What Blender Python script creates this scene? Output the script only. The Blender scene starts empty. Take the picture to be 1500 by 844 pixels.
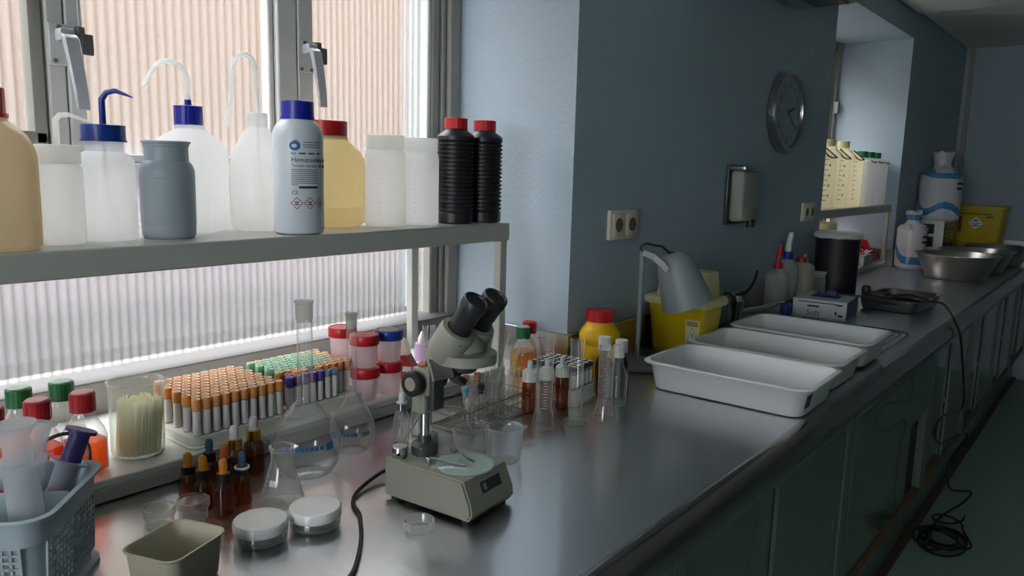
import bpy, bmesh, math, random
from mathutils import Vector, Matrix
random.seed(7)
C = bpy.context.scene.collection
sc = bpy.context.scene
PI = math.pi
# ------------------------------------------------------------------ camera
def look_matrix(yaw, pit, rol):
    cy, sy, cp, sp = math.cos(yaw), math.sin(yaw), math.cos(pit), math.sin(pit)
    w = Vector((sy*cp, cy*cp, -sp)); r = Vector((cy, -sy, 0)); u = r.cross(w)
    c, s = math.cos(rol), math.sin(rol)
    r2 = c*r + s*u; u2 = -s*r + c*u
    return Matrix((r2, u2, -w)).transposed()
cam_data = bpy.data.cameras.new('camera'); cam = bpy.data.objects.new('camera', cam_data); C.objects.link(cam)
cam_data.sensor_width = 36; cam_data.lens = 1122.0*36/1500; cam_data.clip_start = .01
cam.matrix_world = Matrix.Translation((0, 0, 1.42)) @ look_matrix(-0.68193, 0.15599, 0.02610).to_4x4()
sc.camera = cam
# ------------------------------------------------------------------ sky, light, exposure
W = bpy.data.worlds.new('overcast_sky'); sc.world = W; W.use_nodes = True
bg = W.node_tree.nodes['Background']; bg.inputs[0].default_value = (.90, .95, 1.0, 1); bg.inputs[1].default_value = 8.0
def fill_area(name, loc, rot, sx, sy, power, col=(1, .98, .95)):
    d = bpy.data.lights.new(name, 'AREA'); d.shape = 'RECTANGLE'; d.size = sx; d.size_y = sy; d.energy = power; d.color = col
    o = bpy.data.objects.new(name, d); C.objects.link(o); o.location = loc; o.rotation_euler = rot; return o
fill_area('fill_end_wall', (.1, -2.68, 1.6), (PI/2, 0, 0), 1.3, .75, 5.8, (1, .97, .93))   # added unseen fill, shining through an invented opening in the end wall
sc.view_settings.view_transform = 'Standard'; sc.view_settings.look = 'None'
sc.view_settings.exposure = 0.58; sc.view_settings.gamma = 1.0; sc.view_settings.use_curve_mapping = False
try:
    sc.cycles.transparent_max_bounces = 48; sc.cycles.max_bounces = 10; sc.cycles.diffuse_bounces = 5
    sc.cycles.caustics_reflective = False; sc.cycles.caustics_refractive = True; sc.cycles.sample_clamp_indirect = 6
except Exception: pass
# ------------------------------------------------------------------ materials
def lin(r, g, b):
    f = lambda v: (v/255/12.92) if v/255 <= .04045 else ((v/255+.055)/1.055)**2.4
    return (f(r), f(g), f(b), 1)
class NT:
    def __init__(s, name):
        s.m = bpy.data.materials.new(name); s.m.use_nodes = True; s.t = s.m.node_tree
        s.b = s.t.nodes['Principled BSDF']; s.out = s.t.nodes['Material Output']
    def n(s, typ, **kw):
        x = s.t.nodes.new(typ)
        for k, v in kw.items():
            if k.startswith('i_'):
                k2 = k[2:].replace('_', ' ')
                x.inputs[int(k2) if k2.isdigit() else k2].default_value = v
            else: setattr(x, k, v)
        return x
    def l(s, a, b): s.t.links.new(a, b)
def mat(name, col, rough=.5, metal=0., noise=.06, scale=25., bump=0., bscale=120., spec=.5, coat=0., stretch=None):
    q = NT(name); b = q.b
    b.inputs['Roughness'].default_value = rough; b.inputs['Metallic'].default_value = metal
    b.inputs['Specular IOR Level'].default_value = spec; b.inputs['Coat Weight'].default_value = coat
    tc = q.n('ShaderNodeTexCoord'); src = tc.outputs['Object']
    if stretch:
        mp = q.n('ShaderNodeMapping'); mp.inputs['Scale'].default_value = stretch; q.l(src, mp.inputs[0]); src = mp.outputs[0]
    nz = q.n('ShaderNodeTexNoise', i_Scale=scale, i_Detail=4.); q.l(src, nz.inputs['Vector'])
    mx = q.n('ShaderNodeMix', data_type='RGBA')
    mx.inputs[6].default_value = tuple(c*(1-noise) for c in col[:3])+(1,)
    mx.inputs[7].default_value = tuple(min(1, c*(1+noise)) for c in col[:3])+(1,)
    q.l(nz.outputs['Fac'], mx.inputs[0]); q.l(mx.outputs[2], b.inputs['Base Color'])
    if bump:
        n2 = q.n('ShaderNodeTexNoise', i_Scale=bscale, i_Detail=3.); q.l(src, n2.inputs['Vector'])
        bp = q.n('ShaderNodeBump', i_Strength=bump, i_Distance=.002); q.l(n2.outputs['Fac'], bp.inputs['Height']); q.l(bp.outputs[0], b.inputs['Normal'])
    return q.m
def glass(name, tint=(1, 1, 1), edge=(.55, .6, .6), f0=.06, rough=.02, gain=.95, haze=.06):
    q = NT(name)
    lw = q.n('ShaderNodeLayerWeight', i_Blend=.5)
    p = q.n('ShaderNodeMath', operation='POWER'); p.inputs[1].default_value = 4.; q.l(lw.outputs['Facing'], p.inputs[0])
    ma = q.n('ShaderNodeMath', operation='MULTIPLY_ADD'); ma.inputs[1].default_value = gain-f0; ma.inputs[2].default_value = f0; q.l(p.outputs[0], ma.inputs[0])
    p2 = q.n('ShaderNodeMath', operation='POWER'); p2.inputs[1].default_value = 3.; q.l(lw.outputs['Facing'], p2.inputs[0])
    mx = q.n('ShaderNodeMix', data_type='RGBA'); mx.inputs[6].default_value = (*tint, 1); mx.inputs[7].default_value = tuple(t*e for t, e in zip(tint, edge))+(1,)
    q.l(p2.outputs[0], mx.inputs[0])
    tr = q.n('ShaderNodeBsdfTransparent'); q.l(mx.outputs[2], tr.inputs[0])
    gl = q.n('ShaderNodeBsdfGlossy', i_Roughness=rough)
    ms0 = q.n('ShaderNodeMixShader'); q.l(ma.outputs[0], ms0.inputs[0]); q.l(tr.outputs[0], ms0.inputs[1]); q.l(gl.outputs[0], ms0.inputs[2])
    p3 = q.n('ShaderNodeMath', operation='POWER'); p3.inputs[1].default_value = 2.2; q.l(lw.outputs['Facing'], p3.inputs[0])
    mh = q.n('ShaderNodeMath', operation='MULTIPLY_ADD'); mh.inputs[1].default_value = haze*6; mh.inputs[2].default_value = haze; q.l(p3.outputs[0], mh.inputs[0])
    tl = q.n('ShaderNodeBsdfTranslucent'); tl.inputs[0].default_value = (*tint, 1); df = q.n('ShaderNodeBsdfDiffuse'); df.inputs[0].default_value = (*tint, 1)
    mm = q.n('ShaderNodeMixShader'); q.l(tl.outputs[0], mm.inputs[1]); q.l(df.outputs[0], mm.inputs[2])
    ms = q.n('ShaderNodeMixShader'); q.l(mh.outputs[0], ms.inputs[0]); q.l(ms0.outputs[0], ms.inputs[1]); q.l(mm.outputs[0], ms.inputs[2])
    q.l(ms.outputs[0], q.out.inputs[0]); return q.m
def milky(name, col, trans=.6, clear=.0, rough=.4, tcol=None):
    """thin translucent plastic: light comes through it from behind"""
    q = NT(name)
    q.b.inputs['Base Color'].default_value = col; q.b.inputs['Roughness'].default_value = rough
    tl = q.n('ShaderNodeBsdfTranslucent'); tl.inputs[0].default_value = tcol or col
    m1 = q.n('ShaderNodeMixShader'); m1.inputs[0].default_value = trans
    q.l(q.b.outputs[0], m1.inputs[1]); q.l(tl.outputs[0], m1.inputs[2]); last = m1
    if clear:
        tr = q.n('ShaderNodeBsdfTransparent'); tr.inputs[0].default_value = tcol or col
        m2 = q.n('ShaderNodeMixShader'); m2.inputs[0].default_value = clear
        q.l(m1.outputs[0], m2.inputs[1]); q.l(tr.outputs[0], m2.inputs[2]); last = m2
    q.l(last.outputs[0], q.out.inputs[0]); return q.m
M = {}
# ------------------------------------------------------------------ mesh helpers
def new_mesh(bm, name, sharp=38, smooth=True):
    bmesh.ops.recalc_face_normals(bm, faces=bm.faces[:])
    me = bpy.data.meshes.new(name); bm.to_mesh(me); bm.free()
    if smooth:
        for p in me.polygons: p.use_smooth = True
        me.set_sharp_from_angle(angle=math.radians(sharp))
    return me
def obj(name, bm, m, parent=None, loc=None, rot=None, sharp=38, smooth=True):
    me = bm if isinstance(bm, bpy.types.Mesh) else new_mesh(bm, name, sharp, smooth)
    if not me.materials and m: me.materials.append(M[m] if isinstance(m, str) else m)
    o = bpy.data.objects.new(name, me); C.objects.link(o)
    if parent: o.parent = parent
    if loc: o.location = loc
    if rot: o.rotation_euler = rot
    return o
def thing(name, label, cat, loc=(0, 0, 0), rz=0., group=None, rot=None):
    o = bpy.data.objects.new(name, None); C.objects.link(o); o.empty_display_size = .02
    o.location = loc; o.rotation_euler = rot or (0, 0, rz); tag(o, label, cat, group); return o
def tag(o, label, cat, group=None):
    o['label'] = label; o['category'] = cat
    if group: o['group'] = group
    return o
def struct(name, bm, m, parent=None, **k):
    o = obj(name, bm, m, parent, **k)
    if not parent: o['kind'] = 'structure'
    return o
def dup(root, loc, rz=None, label=None, group=None, rot=None):
    r = root.copy(); C.objects.link(r); r.location = loc
    if rz is not None: r.rotation_euler = (0, 0, rz)
    if rot is not None: r.rotation_euler = rot
    if label: r['label'] = label
    if group: r['group'] = group
    for ch in list(root.children):
        c = ch.copy(); C.objects.link(c); c.parent = r
        for g in list(ch.children):
            d = g.copy(); C.objects.link(d); d.parent = c
    return r
def box(bm, x0, x1, y0, y1, z0, z1, bev=0., seg=2, mtx=None):
    vs = [bm.verts.new((x, y, z)) for x in (x0, x1) for y in (y0, y1) for z in (z0, z1)]
    fs = [bm.faces.new([vs[i] for i in f]) for f in ((0, 1, 3, 2), (4, 6, 7, 5), (0, 4, 5, 1), (2, 3, 7, 6), (0, 2, 6, 4), (1, 5, 7, 3))]
    if bev:
        es = list({e for f in fs for e in f.edges})
        r = bmesh.ops.bevel(bm, geom=es, offset=bev, segments=seg, affect='EDGES', profile=.5)
        vs = list({v for v in r['verts']} | {v for v in vs if v.is_valid})
    if mtx is not None: bmesh.ops.transform(bm, matrix=mtx, verts=[v for v in vs if v.is_valid])
    return bm
def B(*a, **k): return box(bmesh.new(), *a, **k)
def lathe(prof, seg=32, bm=None, mtx=None, sx=1., sy=1.):
    bm = bm or bmesh.new(); rings = []; new = []
    for r, z in prof:
        if r <= 1e-6: ring = [bm.verts.new((0, 0, z))]
        else: ring = [bm.verts.new((r*sx*math.cos(2*PI*i/seg), r*sy*math.sin(2*PI*i/seg), z)) for i in range(seg)]
        rings.append(ring); new += ring
    for a, b in zip(rings, rings[1:]):
        if len(a) == 1 and len(b) == 1: continue
        for i in range(seg):
            j = (i+1) % seg
            if len(a) == 1: bm.faces.new((a[0], b[i], b[j]))
            elif len(b) == 1: bm.faces.new((a[i], a[j], b[0]))
            else: bm.faces.new((a[i], a[j], b[j], b[i]))
    if mtx is not None: bmesh.ops.transform(bm, matrix=mtx, verts=new)
    return bm
def cyl(r, z0, z1, seg=24, bm=None, mtx=None, bev=0.):
    p = [(0, z0), (r-bev, z0), (r, z0+bev), (r, z1-bev), (r-bev, z1), (0, z1)] if bev else [(0, z0), (r, z0), (r, z1), (0, z1)]
    return lathe(p, seg, bm, mtx)
def rrect(hx, hy, r, n=5):
    r = min(r, hx*.999, hy*.999); pts = []
    for cx, cy, a0 in ((hx-r, hy-r, 0), (-hx+r, hy-r, PI/2), (-hx+r, -hy+r, PI), (hx-r, -hy+r, 3*PI/2)):
        for i in range(n+1):
            a = a0+PI/2*i/n; pts.append((cx+r*math.cos(a), cy+r*math.sin(a)))
    return pts
def loft(secs, bm=None, cap0=True, cap1=True, n=5, mtx=None):
    """secs: (half x, half y, corner radius, z) rounded rectangles stacked into a skin"""
    bm = bm or bmesh.new(); rings = []; new = []
    for s in secs:
        ox, oy = (s[4], s[5]) if len(s) > 4 else (0, 0)
        ring = [bm.verts.new((x+ox, y+oy, s[3])) for x, y in rrect(s[0], s[1], s[2], n)]; rings.append(ring); new += ring
    for a, b in zip(rings, rings[1:]):
        k = len(a)
        for i in range(k): bm.faces.new((a[i], a[(i+1) % k], b[(i+1) % k], b[i]))
    if cap0: bm.faces.new(rings[0][::-1])
    if cap1: bm.faces.new(rings[-1])
    if mtx is not None: bmesh.ops.transform(bm, matrix=mtx, verts=new)
    return bm
def smooth_path(pts, k=6):
    P = [Vector(p) for p in pts]; out = []
    for i in range(len(P)-1):
        p0, p1, p2, p3 = P[max(i-1, 0)], P[i], P[i+1], P[min(i+2, len(P)-1)]
        for j in range(k):
            t = j/k
            out.append(.5*((2*p1)+(-p0+p2)*t+(2*p0-5*p1+4*p2-p3)*t*t+(-p0+3*p1-3*p2+p3)*t*t*t))
    return out+[P[-1]]
def tube(pts, r, seg=8, bm=None, cap=True, smooth=0):
    bm = bm or bmesh.new()
    P = smooth_path(pts, smooth) if smooth else [Vector(p) for p in pts]
    n = len(P); R = r if isinstance(r, (list, tuple)) else [r]*n
    if len(R) != n: R = [R[0]+(R[-1]-R[0])*i/(n-1) if len(R) == 2 else R[min(int(i*len(R)/n), len(R)-1)] for i in range(n)]
    rings = []; up = None
    for i in range(n):
        t = (P[min(i+1, n-1)]-P[max(i-1, 0)]).normalized()
        if up is None: up = t.orthogonal().normalized()
        up = (up-t*up.dot(t)); up = up.normalized() if up.length > 1e-6 else t.orthogonal().normalized()
        s = t.cross(up)
        rings.append([bm.verts.new(P[i]+R[i]*(up*math.cos(2*PI*k/seg)+s*math.sin(2*PI*k/seg))) for k in range(seg)])
    for a, b in zip(rings, rings[1:]):
        for k in range(seg): bm.faces.new((a[k], a[(k+1) % seg], b[(k+1) % seg], b[k]))
    if cap: bm.faces.new(rings[0][::-1]); bm.faces.new(rings[-1])
    return bm
def prism(poly, z0, z1, bm=None, mtx=None):
    bm = bm or bmesh.new()
    a = [bm.verts.new((x, y, z0)) for x, y in poly]; b = [bm.verts.new((x, y, z1)) for x, y in poly]; n = len(poly)
    bm.faces.new(a[::-1]); bm.faces.new(b)
    for i in range(n): bm.faces.new((a[i], a[(i+1) % n], b[(i+1) % n], b[i]))
    if mtx is not None: bmesh.ops.transform(bm, matrix=mtx, verts=a+b)
    return bm
def T(x, y, z): return Matrix.Translation((x, y, z))
def Rx(a): return Matrix.Rotation(a, 4, 'X')
def Ry(a): return Matrix.Rotation(a, 4, 'Y')
def Rz(a): return Matrix.Rotation(a, 4, 'Z')
def text_mesh(s, size, wrap=0., align='CENTER', ext=.0002):
    """lettering as a mesh in the XZ plane facing -Y; wrap>0 bends it round a cylinder of that radius"""
    cu = bpy.data.curves.new('lettering', 'FONT'); cu.body = s; cu.size = size; cu.align_x = align; cu.extrude = ext; cu.resolution_u = 2
    o = bpy.data.objects.new('lettering', cu); C.objects.link(o)
    me = bpy.data.meshes.new_from_object(o.evaluated_get(bpy.context.evaluated_depsgraph_get()))
    bpy.data.objects.remove(o); bpy.data.curves.remove(cu); me.materials.clear()
    for v in me.vertices:
        x, y, d = v.co
        if wrap: a = x/wrap; v.co = ((wrap+d+.0003)*math.sin(a), -(wrap+d+.0003)*math.cos(a), y)
        else: v.co = (x, -d-.0002, y)
    return me
def flat(polys, wrap=0., off=.0004):
    """thin printed marks: list of (x,z) polygons on the XZ plane facing -Y, optionally wrapped round a cylinder"""
    bm = bmesh.new()
    for pl in polys:
        vs = []
        for x, z in pl:
            if wrap: a = x/wrap; vs.append(bm.verts.new(((wrap+off)*math.sin(a), -(wrap+off)*math.cos(a), z)))
            else: vs.append(bm.verts.new((x, -off, z)))
        bm.faces.new(vs)
    return bm
def bar(x0, x1, z0, z1): return [(x0, z0), (x1, z0), (x1, z1), (x0, z1)]
def strips(x0, x1, z0, z1, n=8): return [bar(x0+(x1-x0)*i/n, x0+(x1-x0)*(i+1)/n, z0, z1) for i in range(n)]
# ------------------------------------------------------------------ setting materials
M['wall'] = mat('blue_wall_paint', lin(163, 179, 191), .55, noise=.05, scale=6, bump=.5, bscale=90)
M['ceil'] = mat('ceiling_tile_white', lin(236, 236, 228), .8, noise=.04, scale=60)
M['floor'] = mat('green_linoleum', lin(138, 164, 146), .42, noise=.12, scale=30, bump=.1, bscale=200)
M['skirt'] = mat('brown_skirting', lin(92, 70, 60), .5)
M['frame_paint'] = mat('old_white_paint', lin(150, 149, 142), .5, noise=.1, scale=18, bump=.25, bscale=60)
M['grey_paint'] = mat('grey_painted_wood', lin(205, 206, 203), .5, noise=.1, scale=14, bump=.2, bscale=40)
M['handle_metal'] = mat('worn_handle_metal', lin(186, 190, 194), .42, .15, noise=.15, scale=40)
M['dark_metal'] = mat('dark_latch_metal', lin(122, 118, 114), .5, .4, noise=.3, scale=60)
M['sheet'] = mat('grey_enamelled_sheet', lin(186, 186, 178), .32, noise=.04, scale=12)
M['sheet_lit'] = mat('lit_enamelled_sheet', lin(222, 224, 220), .28, noise=.03, scale=12)  # lighter copy of the sheet enamel, painting brighter light onto the riser top
M['stone'] = mat('sill_stone', lin(150, 145, 142), .35, noise=.15, scale=30)
M['sill_white'] = mat('white_sill_paint', lin(112, 109, 110), .5, noise=.04)
M['cab'] = mat('dark_green_cabinet_gloss', lin(84, 99, 94), .16, noise=.06, scale=10, coat=.3)
M['cab_frame'] = mat('dark_green_cabinet_frame', lin(92, 104, 100), .3, noise=.06, scale=10)
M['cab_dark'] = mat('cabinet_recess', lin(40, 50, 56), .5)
M['brown_wood'] = mat('brown_edge_wood', lin(110, 84, 60), .5, noise=.2, scale=20)
M['facade'] = mat('brick_facade', lin(85, 68, 55), .9, noise=.18, scale=3)
M['facade_white'] = mat('white_facade_base', lin(79, 72, 75), .9, noise=.1, scale=2)
M['glow_cover'] = mat('dark_glow_cover', lin(24, 24, 25), .9, spec=.1)
M['yard'] = mat('yard_concrete', lin(54, 52, 55), .9, noise=.1, scale=2)
def steel(name, col, r0, r1, stretch):
    q = NT(name); b = q.b; b.inputs['Metallic'].default_value = 1.; b.inputs['Base Color'].default_value = col
    tc = q.n('ShaderNodeTexCoord'); mp = q.n('ShaderNodeMapping'); mp.inputs['Scale'].default_value = stretch; q.l(tc.outputs['Object'], mp.inputs[0])
    n1 = q.n('ShaderNodeTexNoise', i_Scale=60., i_Detail=5.); q.l(mp.outputs[0], n1.inputs['Vector'])
    n2 = q.n('ShaderNodeTexNoise', i_Scale=9., i_Detail=2.); q.l(tc.outputs['Object'], n2.inputs['Vector'])
    ad = q.n('ShaderNodeMix', data_type='FLOAT'); ad.inputs[0].default_value = .35; q.l(n1.outputs[0], ad.inputs[2]); q.l(n2.outputs[0], ad.inputs[3])
    mr = q.n('ShaderNodeMapRange'); mr.inputs[1].default_value = .3; mr.inputs[2].default_value = .7; mr.inputs[3].default_value = r0; mr.inputs[4].default_value = r1
    q.l(ad.outputs[0], mr.inputs[0]); q.l(mr.outputs[0], b.inputs['Roughness'])
    mx = q.n('ShaderNodeMix', data_type='RGBA'); mx.inputs[6].default_value = tuple(c*.90 for c in col[:3])+(1,); mx.inputs[7].default_value = tuple(min(1, c*1.04) for c in col[:3])+(1,)
    cr = q.n('ShaderNodeMapRange'); cr.inputs[1].default_value = .35; cr.inputs[2].default_value = .62; q.l(n1.outputs[0], cr.inputs[0]); q.l(cr.outputs[0], mx.inputs[0]); q.l(mx.outputs[2], b.inputs['Base Color'])
    bp = q.n('ShaderNodeBump', i_Strength=.006, i_Distance=.0001); q.l(n1.outputs[0], bp.inputs['Height']); q.l(bp.outputs[0], b.inputs['Normal'])
    g2 = q.n('ShaderNodeBsdfGlossy', i_Roughness=r0*.42); q.l(mx.outputs[2], g2.inputs[0]); q.l(bp.outputs[0], g2.inputs['Normal'])
    mS = q.n('ShaderNodeMixShader'); mS.inputs[0].default_value = .34; q.l(b.outputs[0], mS.inputs[1]); q.l(g2.outputs[0], mS.inputs[2]); q.l(mS.outputs[0], q.out.inputs[0])
    return q.m
M['steel'] = steel('brushed_counter_steel', lin(224, 226, 230), .29, .38, (.5, 16, 6))
M['steel_smooth'] = mat('bright_steel', lin(190, 190, 190), .18, 1., noise=.05)
M['steel_mid'] = mat('satin_steel', lin(176, 174, 170), .28, 1., noise=.08, scale=40)
def ribbed():
    q = NT('ribbed_translucent_pane')
    tl = q.n('ShaderNodeBsdfTranslucent'); tl.inputs[0].default_value = (.86, .84, .82, 1)
    rf = q.n('ShaderNodeBsdfRefraction', i_Roughness=.25, i_IOR=1.22)
    # shading painted into the grooves so the ribs read, and faint streaky dirt
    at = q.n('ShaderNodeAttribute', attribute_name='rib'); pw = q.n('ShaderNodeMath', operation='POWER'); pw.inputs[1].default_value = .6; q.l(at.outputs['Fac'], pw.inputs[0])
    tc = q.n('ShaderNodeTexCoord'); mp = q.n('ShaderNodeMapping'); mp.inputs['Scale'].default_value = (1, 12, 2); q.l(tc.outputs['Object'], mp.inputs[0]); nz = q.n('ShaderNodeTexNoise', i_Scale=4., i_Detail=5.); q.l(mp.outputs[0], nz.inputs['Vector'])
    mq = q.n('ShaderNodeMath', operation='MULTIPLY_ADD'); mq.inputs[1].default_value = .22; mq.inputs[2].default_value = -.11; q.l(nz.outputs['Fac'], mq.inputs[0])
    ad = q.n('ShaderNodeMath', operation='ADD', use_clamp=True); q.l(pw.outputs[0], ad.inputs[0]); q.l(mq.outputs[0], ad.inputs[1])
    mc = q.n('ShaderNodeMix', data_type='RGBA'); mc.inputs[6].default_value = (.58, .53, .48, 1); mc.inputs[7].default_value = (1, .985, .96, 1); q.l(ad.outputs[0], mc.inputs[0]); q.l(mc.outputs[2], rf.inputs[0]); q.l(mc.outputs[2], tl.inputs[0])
    gl = q.n('ShaderNodeBsdfGlossy', i_Roughness=.15)
    m1 = q.n('ShaderNodeMixShader'); m1.inputs[0].default_value = .86; q.l(tl.outputs[0], m1.inputs[1]); q.l(rf.outputs[0], m1.inputs[2])
    m2 = q.n('ShaderNodeMixShader'); m2.inputs[0].default_value = .05; q.l(m1.outputs[0], m2.inputs[1]); q.l(gl.outputs[0], m2.inputs[2])
    q.l(m2.outputs[0], q.out.inputs[0]); return q.m
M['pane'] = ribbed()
# ------------------------------------------------------------------ room shell
WX = -1.105                                  # room face of the window wall
CZ = .90                                     # worktop height
YF = 6.5
def wall_part(name, *a): return struct(name, B(*a), 'wall')
wall_part('wall_left', -1.75, WX, 1.591, 3.535, 0, 2.36)
wall_part('wall_left', -1.75, WX, 4.91, YF, 0, 2.36)
wall_part('wall_left', -1.75, WX, -2.6, -.62, 0, 2.36)
wall_part('wall_left', -1.75, -1.60, -.62, 1.591, 0, .99)
wall_part('wall_left', -1.75, -1.60, 3.535, 4.91, 0, .99)
wall_part('wall_left', -1.75, WX, -.62, 1.591, 2.2, 2.36)
wall_part('wall_left', -1.75, WX, 3.535, 4.91, 2.2, 2.36)
wall_part('wall_far', -1.75, 2.2, YF, YF+.1, 0, 2.36)
wall_part('wall_right', 2.1, 2.2, -2.6, YF, 0, 2.36)
wall_part('wall_back', -1.75, -.55, -2.7, -2.6, 0, 2.36)      # the end wall behind, its opening added to let in fill light
wall_part('wall_back', .75, 2.2, -2.7, -2.6, 0, 2.36)
wall_part('wall_back', -.55, .75, -2.7, -2.6, 0, 1.2)
wall_part('wall_back', -.55, .75, -2.7, -2.6, 2.0, 2.36)
struct('trim_1', B(-1.075, -1.045, YF-.02, YF, 1.0, 2.34, bev=.004), 'frame_paint')
fl = struct('floor', B(-1.75, 2.2, -2.6, YF, -.1, 0), 'floor')
ce = struct('ceiling', B(-1.75, 2.2, -2.6, YF+.1, 2.37, 2.45), 'ceil')
ty = YF-.72
cols = [-1.10, -.5, .1, .7, 1.3, 1.9]
rows = [-2.6+.0]; y = YF-1.93
rws = [YF-.72-.605*i for i in range(14)]
edges_y = [YF]+[e for e in rws if e > -2.6]+[-2.6]
tile_meshes = {}
for i in range(len(edges_y)-1):
    y1, y0 = edges_y[i], edges_y[i+1]
    for x0, x1 in zip(cols, cols[1:]+[2.1]):
        key = (round(x1-x0, 3), round(y1-y0, 3))
        if key not in tile_meshes: tile_meshes[key] = new_mesh(B(0, x1-x0-.006, 0, y1-y0-.006, 0, .02, bev=.003, seg=1), 'ceiling_tile')
        obj('ceiling_tile', tile_meshes[key], 'ceil', ce, loc=(x0+.003, y0+.003, 2.35))
struct('baseboard_left', B(-.58, -.553, .6, YF, 0, .012), 'skirt')
# ------------------------------------------------------------------ ribbed windows
def pane_bm(y0, y1, z0, z1, pitch=.0182, amp=.0034):
    bm = bmesh.new(); n = max(2, round((y1-y0)/pitch)); k = 7; v = []
    for i in range(n*k+1):
        t = i/k; y = y0+(y1-y0)*i/(n*k); u = (t % 1.)
        x = amp*abs(math.sin(PI*u))**.8
        v.append((bm.verts.new((x, y, z0)), bm.verts.new((x, y, z1))))
    for a, b in zip(v, v[1:]): bm.faces.new((a[0], b[0], b[1], a[1]))
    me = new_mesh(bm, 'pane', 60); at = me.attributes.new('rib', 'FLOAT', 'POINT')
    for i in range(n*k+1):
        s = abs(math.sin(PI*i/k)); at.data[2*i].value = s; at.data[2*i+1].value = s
    return me
def handle(parent, y, z, flip=1):
    """casement handle: base plate, boss, latch keep and a drooping lever, built at the stile"""
    h = obj('handle', B(0, .004, -.022, .022, -.036, .036, bev=.002, seg=1), 'grey_paint', parent, loc=(-1.499, y, z))
    obj('boss', B(.003, .03, -.012, .012, .005, .026, bev=.003), 'handle_metal', h)
    lv = bmesh.new()
    secs = [(.026, 0, .016, .016, .013), (.037, .001, .008, .014, .0125), (.043, .004, -.03, .011, .012), (.046, .009, -.075, .009, .0115), (.047, .012, -.112, .008, .0105)]
    rings = []
    for x, dy, dz, th, w in secs:
        rings.append([lv.verts.new((x+a*th/2, flip*dy+b*w, dz)) for a, b in ((-1, -1), (1, -1), (1, 1), (-1, 1))])
    for a, b in zip(rings, rings[1:]):
        for k in range(4): lv.faces.new((a[k], a[(k+1) % 4], b[(k+1) % 4], b[k]))
    lv.faces.new(rings[0][::-1]); lv.faces.new(rings[-1])
    bmesh.ops.bevel(lv, geom=lv.edges[:], offset=.0018, segments=1, affect='EDGES')
    obj('lever', lv, 'handle_metal', h)
    kp = B(.0, .016, .022, .034, .0, .034, bev=.001, seg=1); box(kp, .012, .02, .026, .046, -.014, .022, bev=.001, seg=1); obj('keep', kp, 'dark_metal', h)
    sr = bmesh.new()
    for dy, dz in ((-.013, -.028), (.013, -.028), (-.004, .03)): cyl(.004, 0, .002, 8, sr, T(.004, dy, dz) @ Ry(PI/2))
    obj('screw', sr, 'dark_metal', h)
def window(name, ya, yb, stiles, top, handles=()):
    w = bpy.data.objects.new(name, None); C.objects.link(w); w['kind'] = 'structure'; w.empty_display_size = .05
    fr = bmesh.new()
    box(fr, -1.57, -1.50, ya, ya+.06, 1.0, top, bev=.003, seg=1); box(fr, -1.57, -1.512, yb-.092, yb-.062, 1.0, top, bev=.004, seg=1)
    box(fr, -1.57, -1.505, yb-.06, yb-.045, 1.0, top, bev=.003, seg=1); box(fr, -1.57, -1.492, yb-.043, yb, 1.0, top, bev=.004, seg=1)
    box(fr, -1.57, -1.50, ya, yb, top-.06, top, bev=.003, seg=1)
    obj('frame', fr, 'frame_paint', w)
    tr = bmesh.new(); box(tr, -1.57, -1.505, ya, yb-.09, 1.385, 1.41, bev=.003, seg=1); box(tr, -1.57, -1.512, ya, yb-.09, 1.41, 1.426, bev=.002, seg=1)
    obj('transom', tr, 'grey_paint', w)
    sl = bmesh.new(); p = [(-1.57, 1.014), (-1.53, 1.012), (-1.497, 1.006), (-1.488, 1.000), (-1.488, .9965), (-1.57, .9965)]
    a = [sl.verts.new((x, ya, z)) for x, z in p]; b = [sl.verts.new((x, yb, z)) for x, z in p]; sl.faces.new(a); sl.faces.new(b[::-1])
    for i in range(len(p)): sl.faces.new((a[i], a[(i+1) % len(p)], b[(i+1) % len(p)], b[i]))
    obj('window_sill', sl, 'sill_white', w)
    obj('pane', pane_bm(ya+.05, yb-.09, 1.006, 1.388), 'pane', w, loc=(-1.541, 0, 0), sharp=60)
    prev = ya+.06
    for s0, s1, kind in stiles+[(yb-.09, yb, 'end')]:
        ps = bmesh.new(); y0, y1 = prev, s0
        cs = None
        if kind == 'sash':                                           # a casement with its own inner sash
            sh = bmesh.new()
            for bx in ((y1-.026, y1-.004, 1.43, top-.06), (y0, y0+.022, 1.43, top-.06), (y0, y1-.004, 1.438, 1.462), (y0, y1-.004, top-.085, top-.06)): box(sh, -1.55, -1.507, *bx, bev=.004, seg=2)
            cs = obj('casement', sh, 'frame_paint', w)
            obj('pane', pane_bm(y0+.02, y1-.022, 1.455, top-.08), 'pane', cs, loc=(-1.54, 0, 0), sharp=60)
        else:
            sh = bmesh.new()
            for bx in ((y1-.014, y1-.001, 1.43, top-.06), (y0, y0+.012, 1.43, top-.06)): box(sh, -1.55, -1.516, *bx, bev=.003, seg=1)
            cs = obj('casement', sh, 'grey_paint', w)
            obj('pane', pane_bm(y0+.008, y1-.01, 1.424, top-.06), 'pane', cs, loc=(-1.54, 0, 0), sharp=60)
        if kind != 'end':
            st = bmesh.new(); mid = s0+(s1-s0)*.55
            box(st, -1.565, -1.502, s0, mid-.001, 1.426, top-.06, bev=.003, seg=1); box(st, -1.565, -1.50, mid+.001, s1, 1.426, top-.06, bev=.003, seg=1)
            obj('mullion', st, 'grey_paint', w)
        prev = s1
    for y, z, f in handles: handle(w, y, z, f)
    return w
window('window_1', -.62, 1.591, [(.03, .12, 'sash'), (.552, .607, 'sash'), (1.016, 1.108, 'plain')], 2.2, [(.575, 1.612, 1), (1.085, 1.655, 1), (.085, 1.64, 1)])
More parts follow.
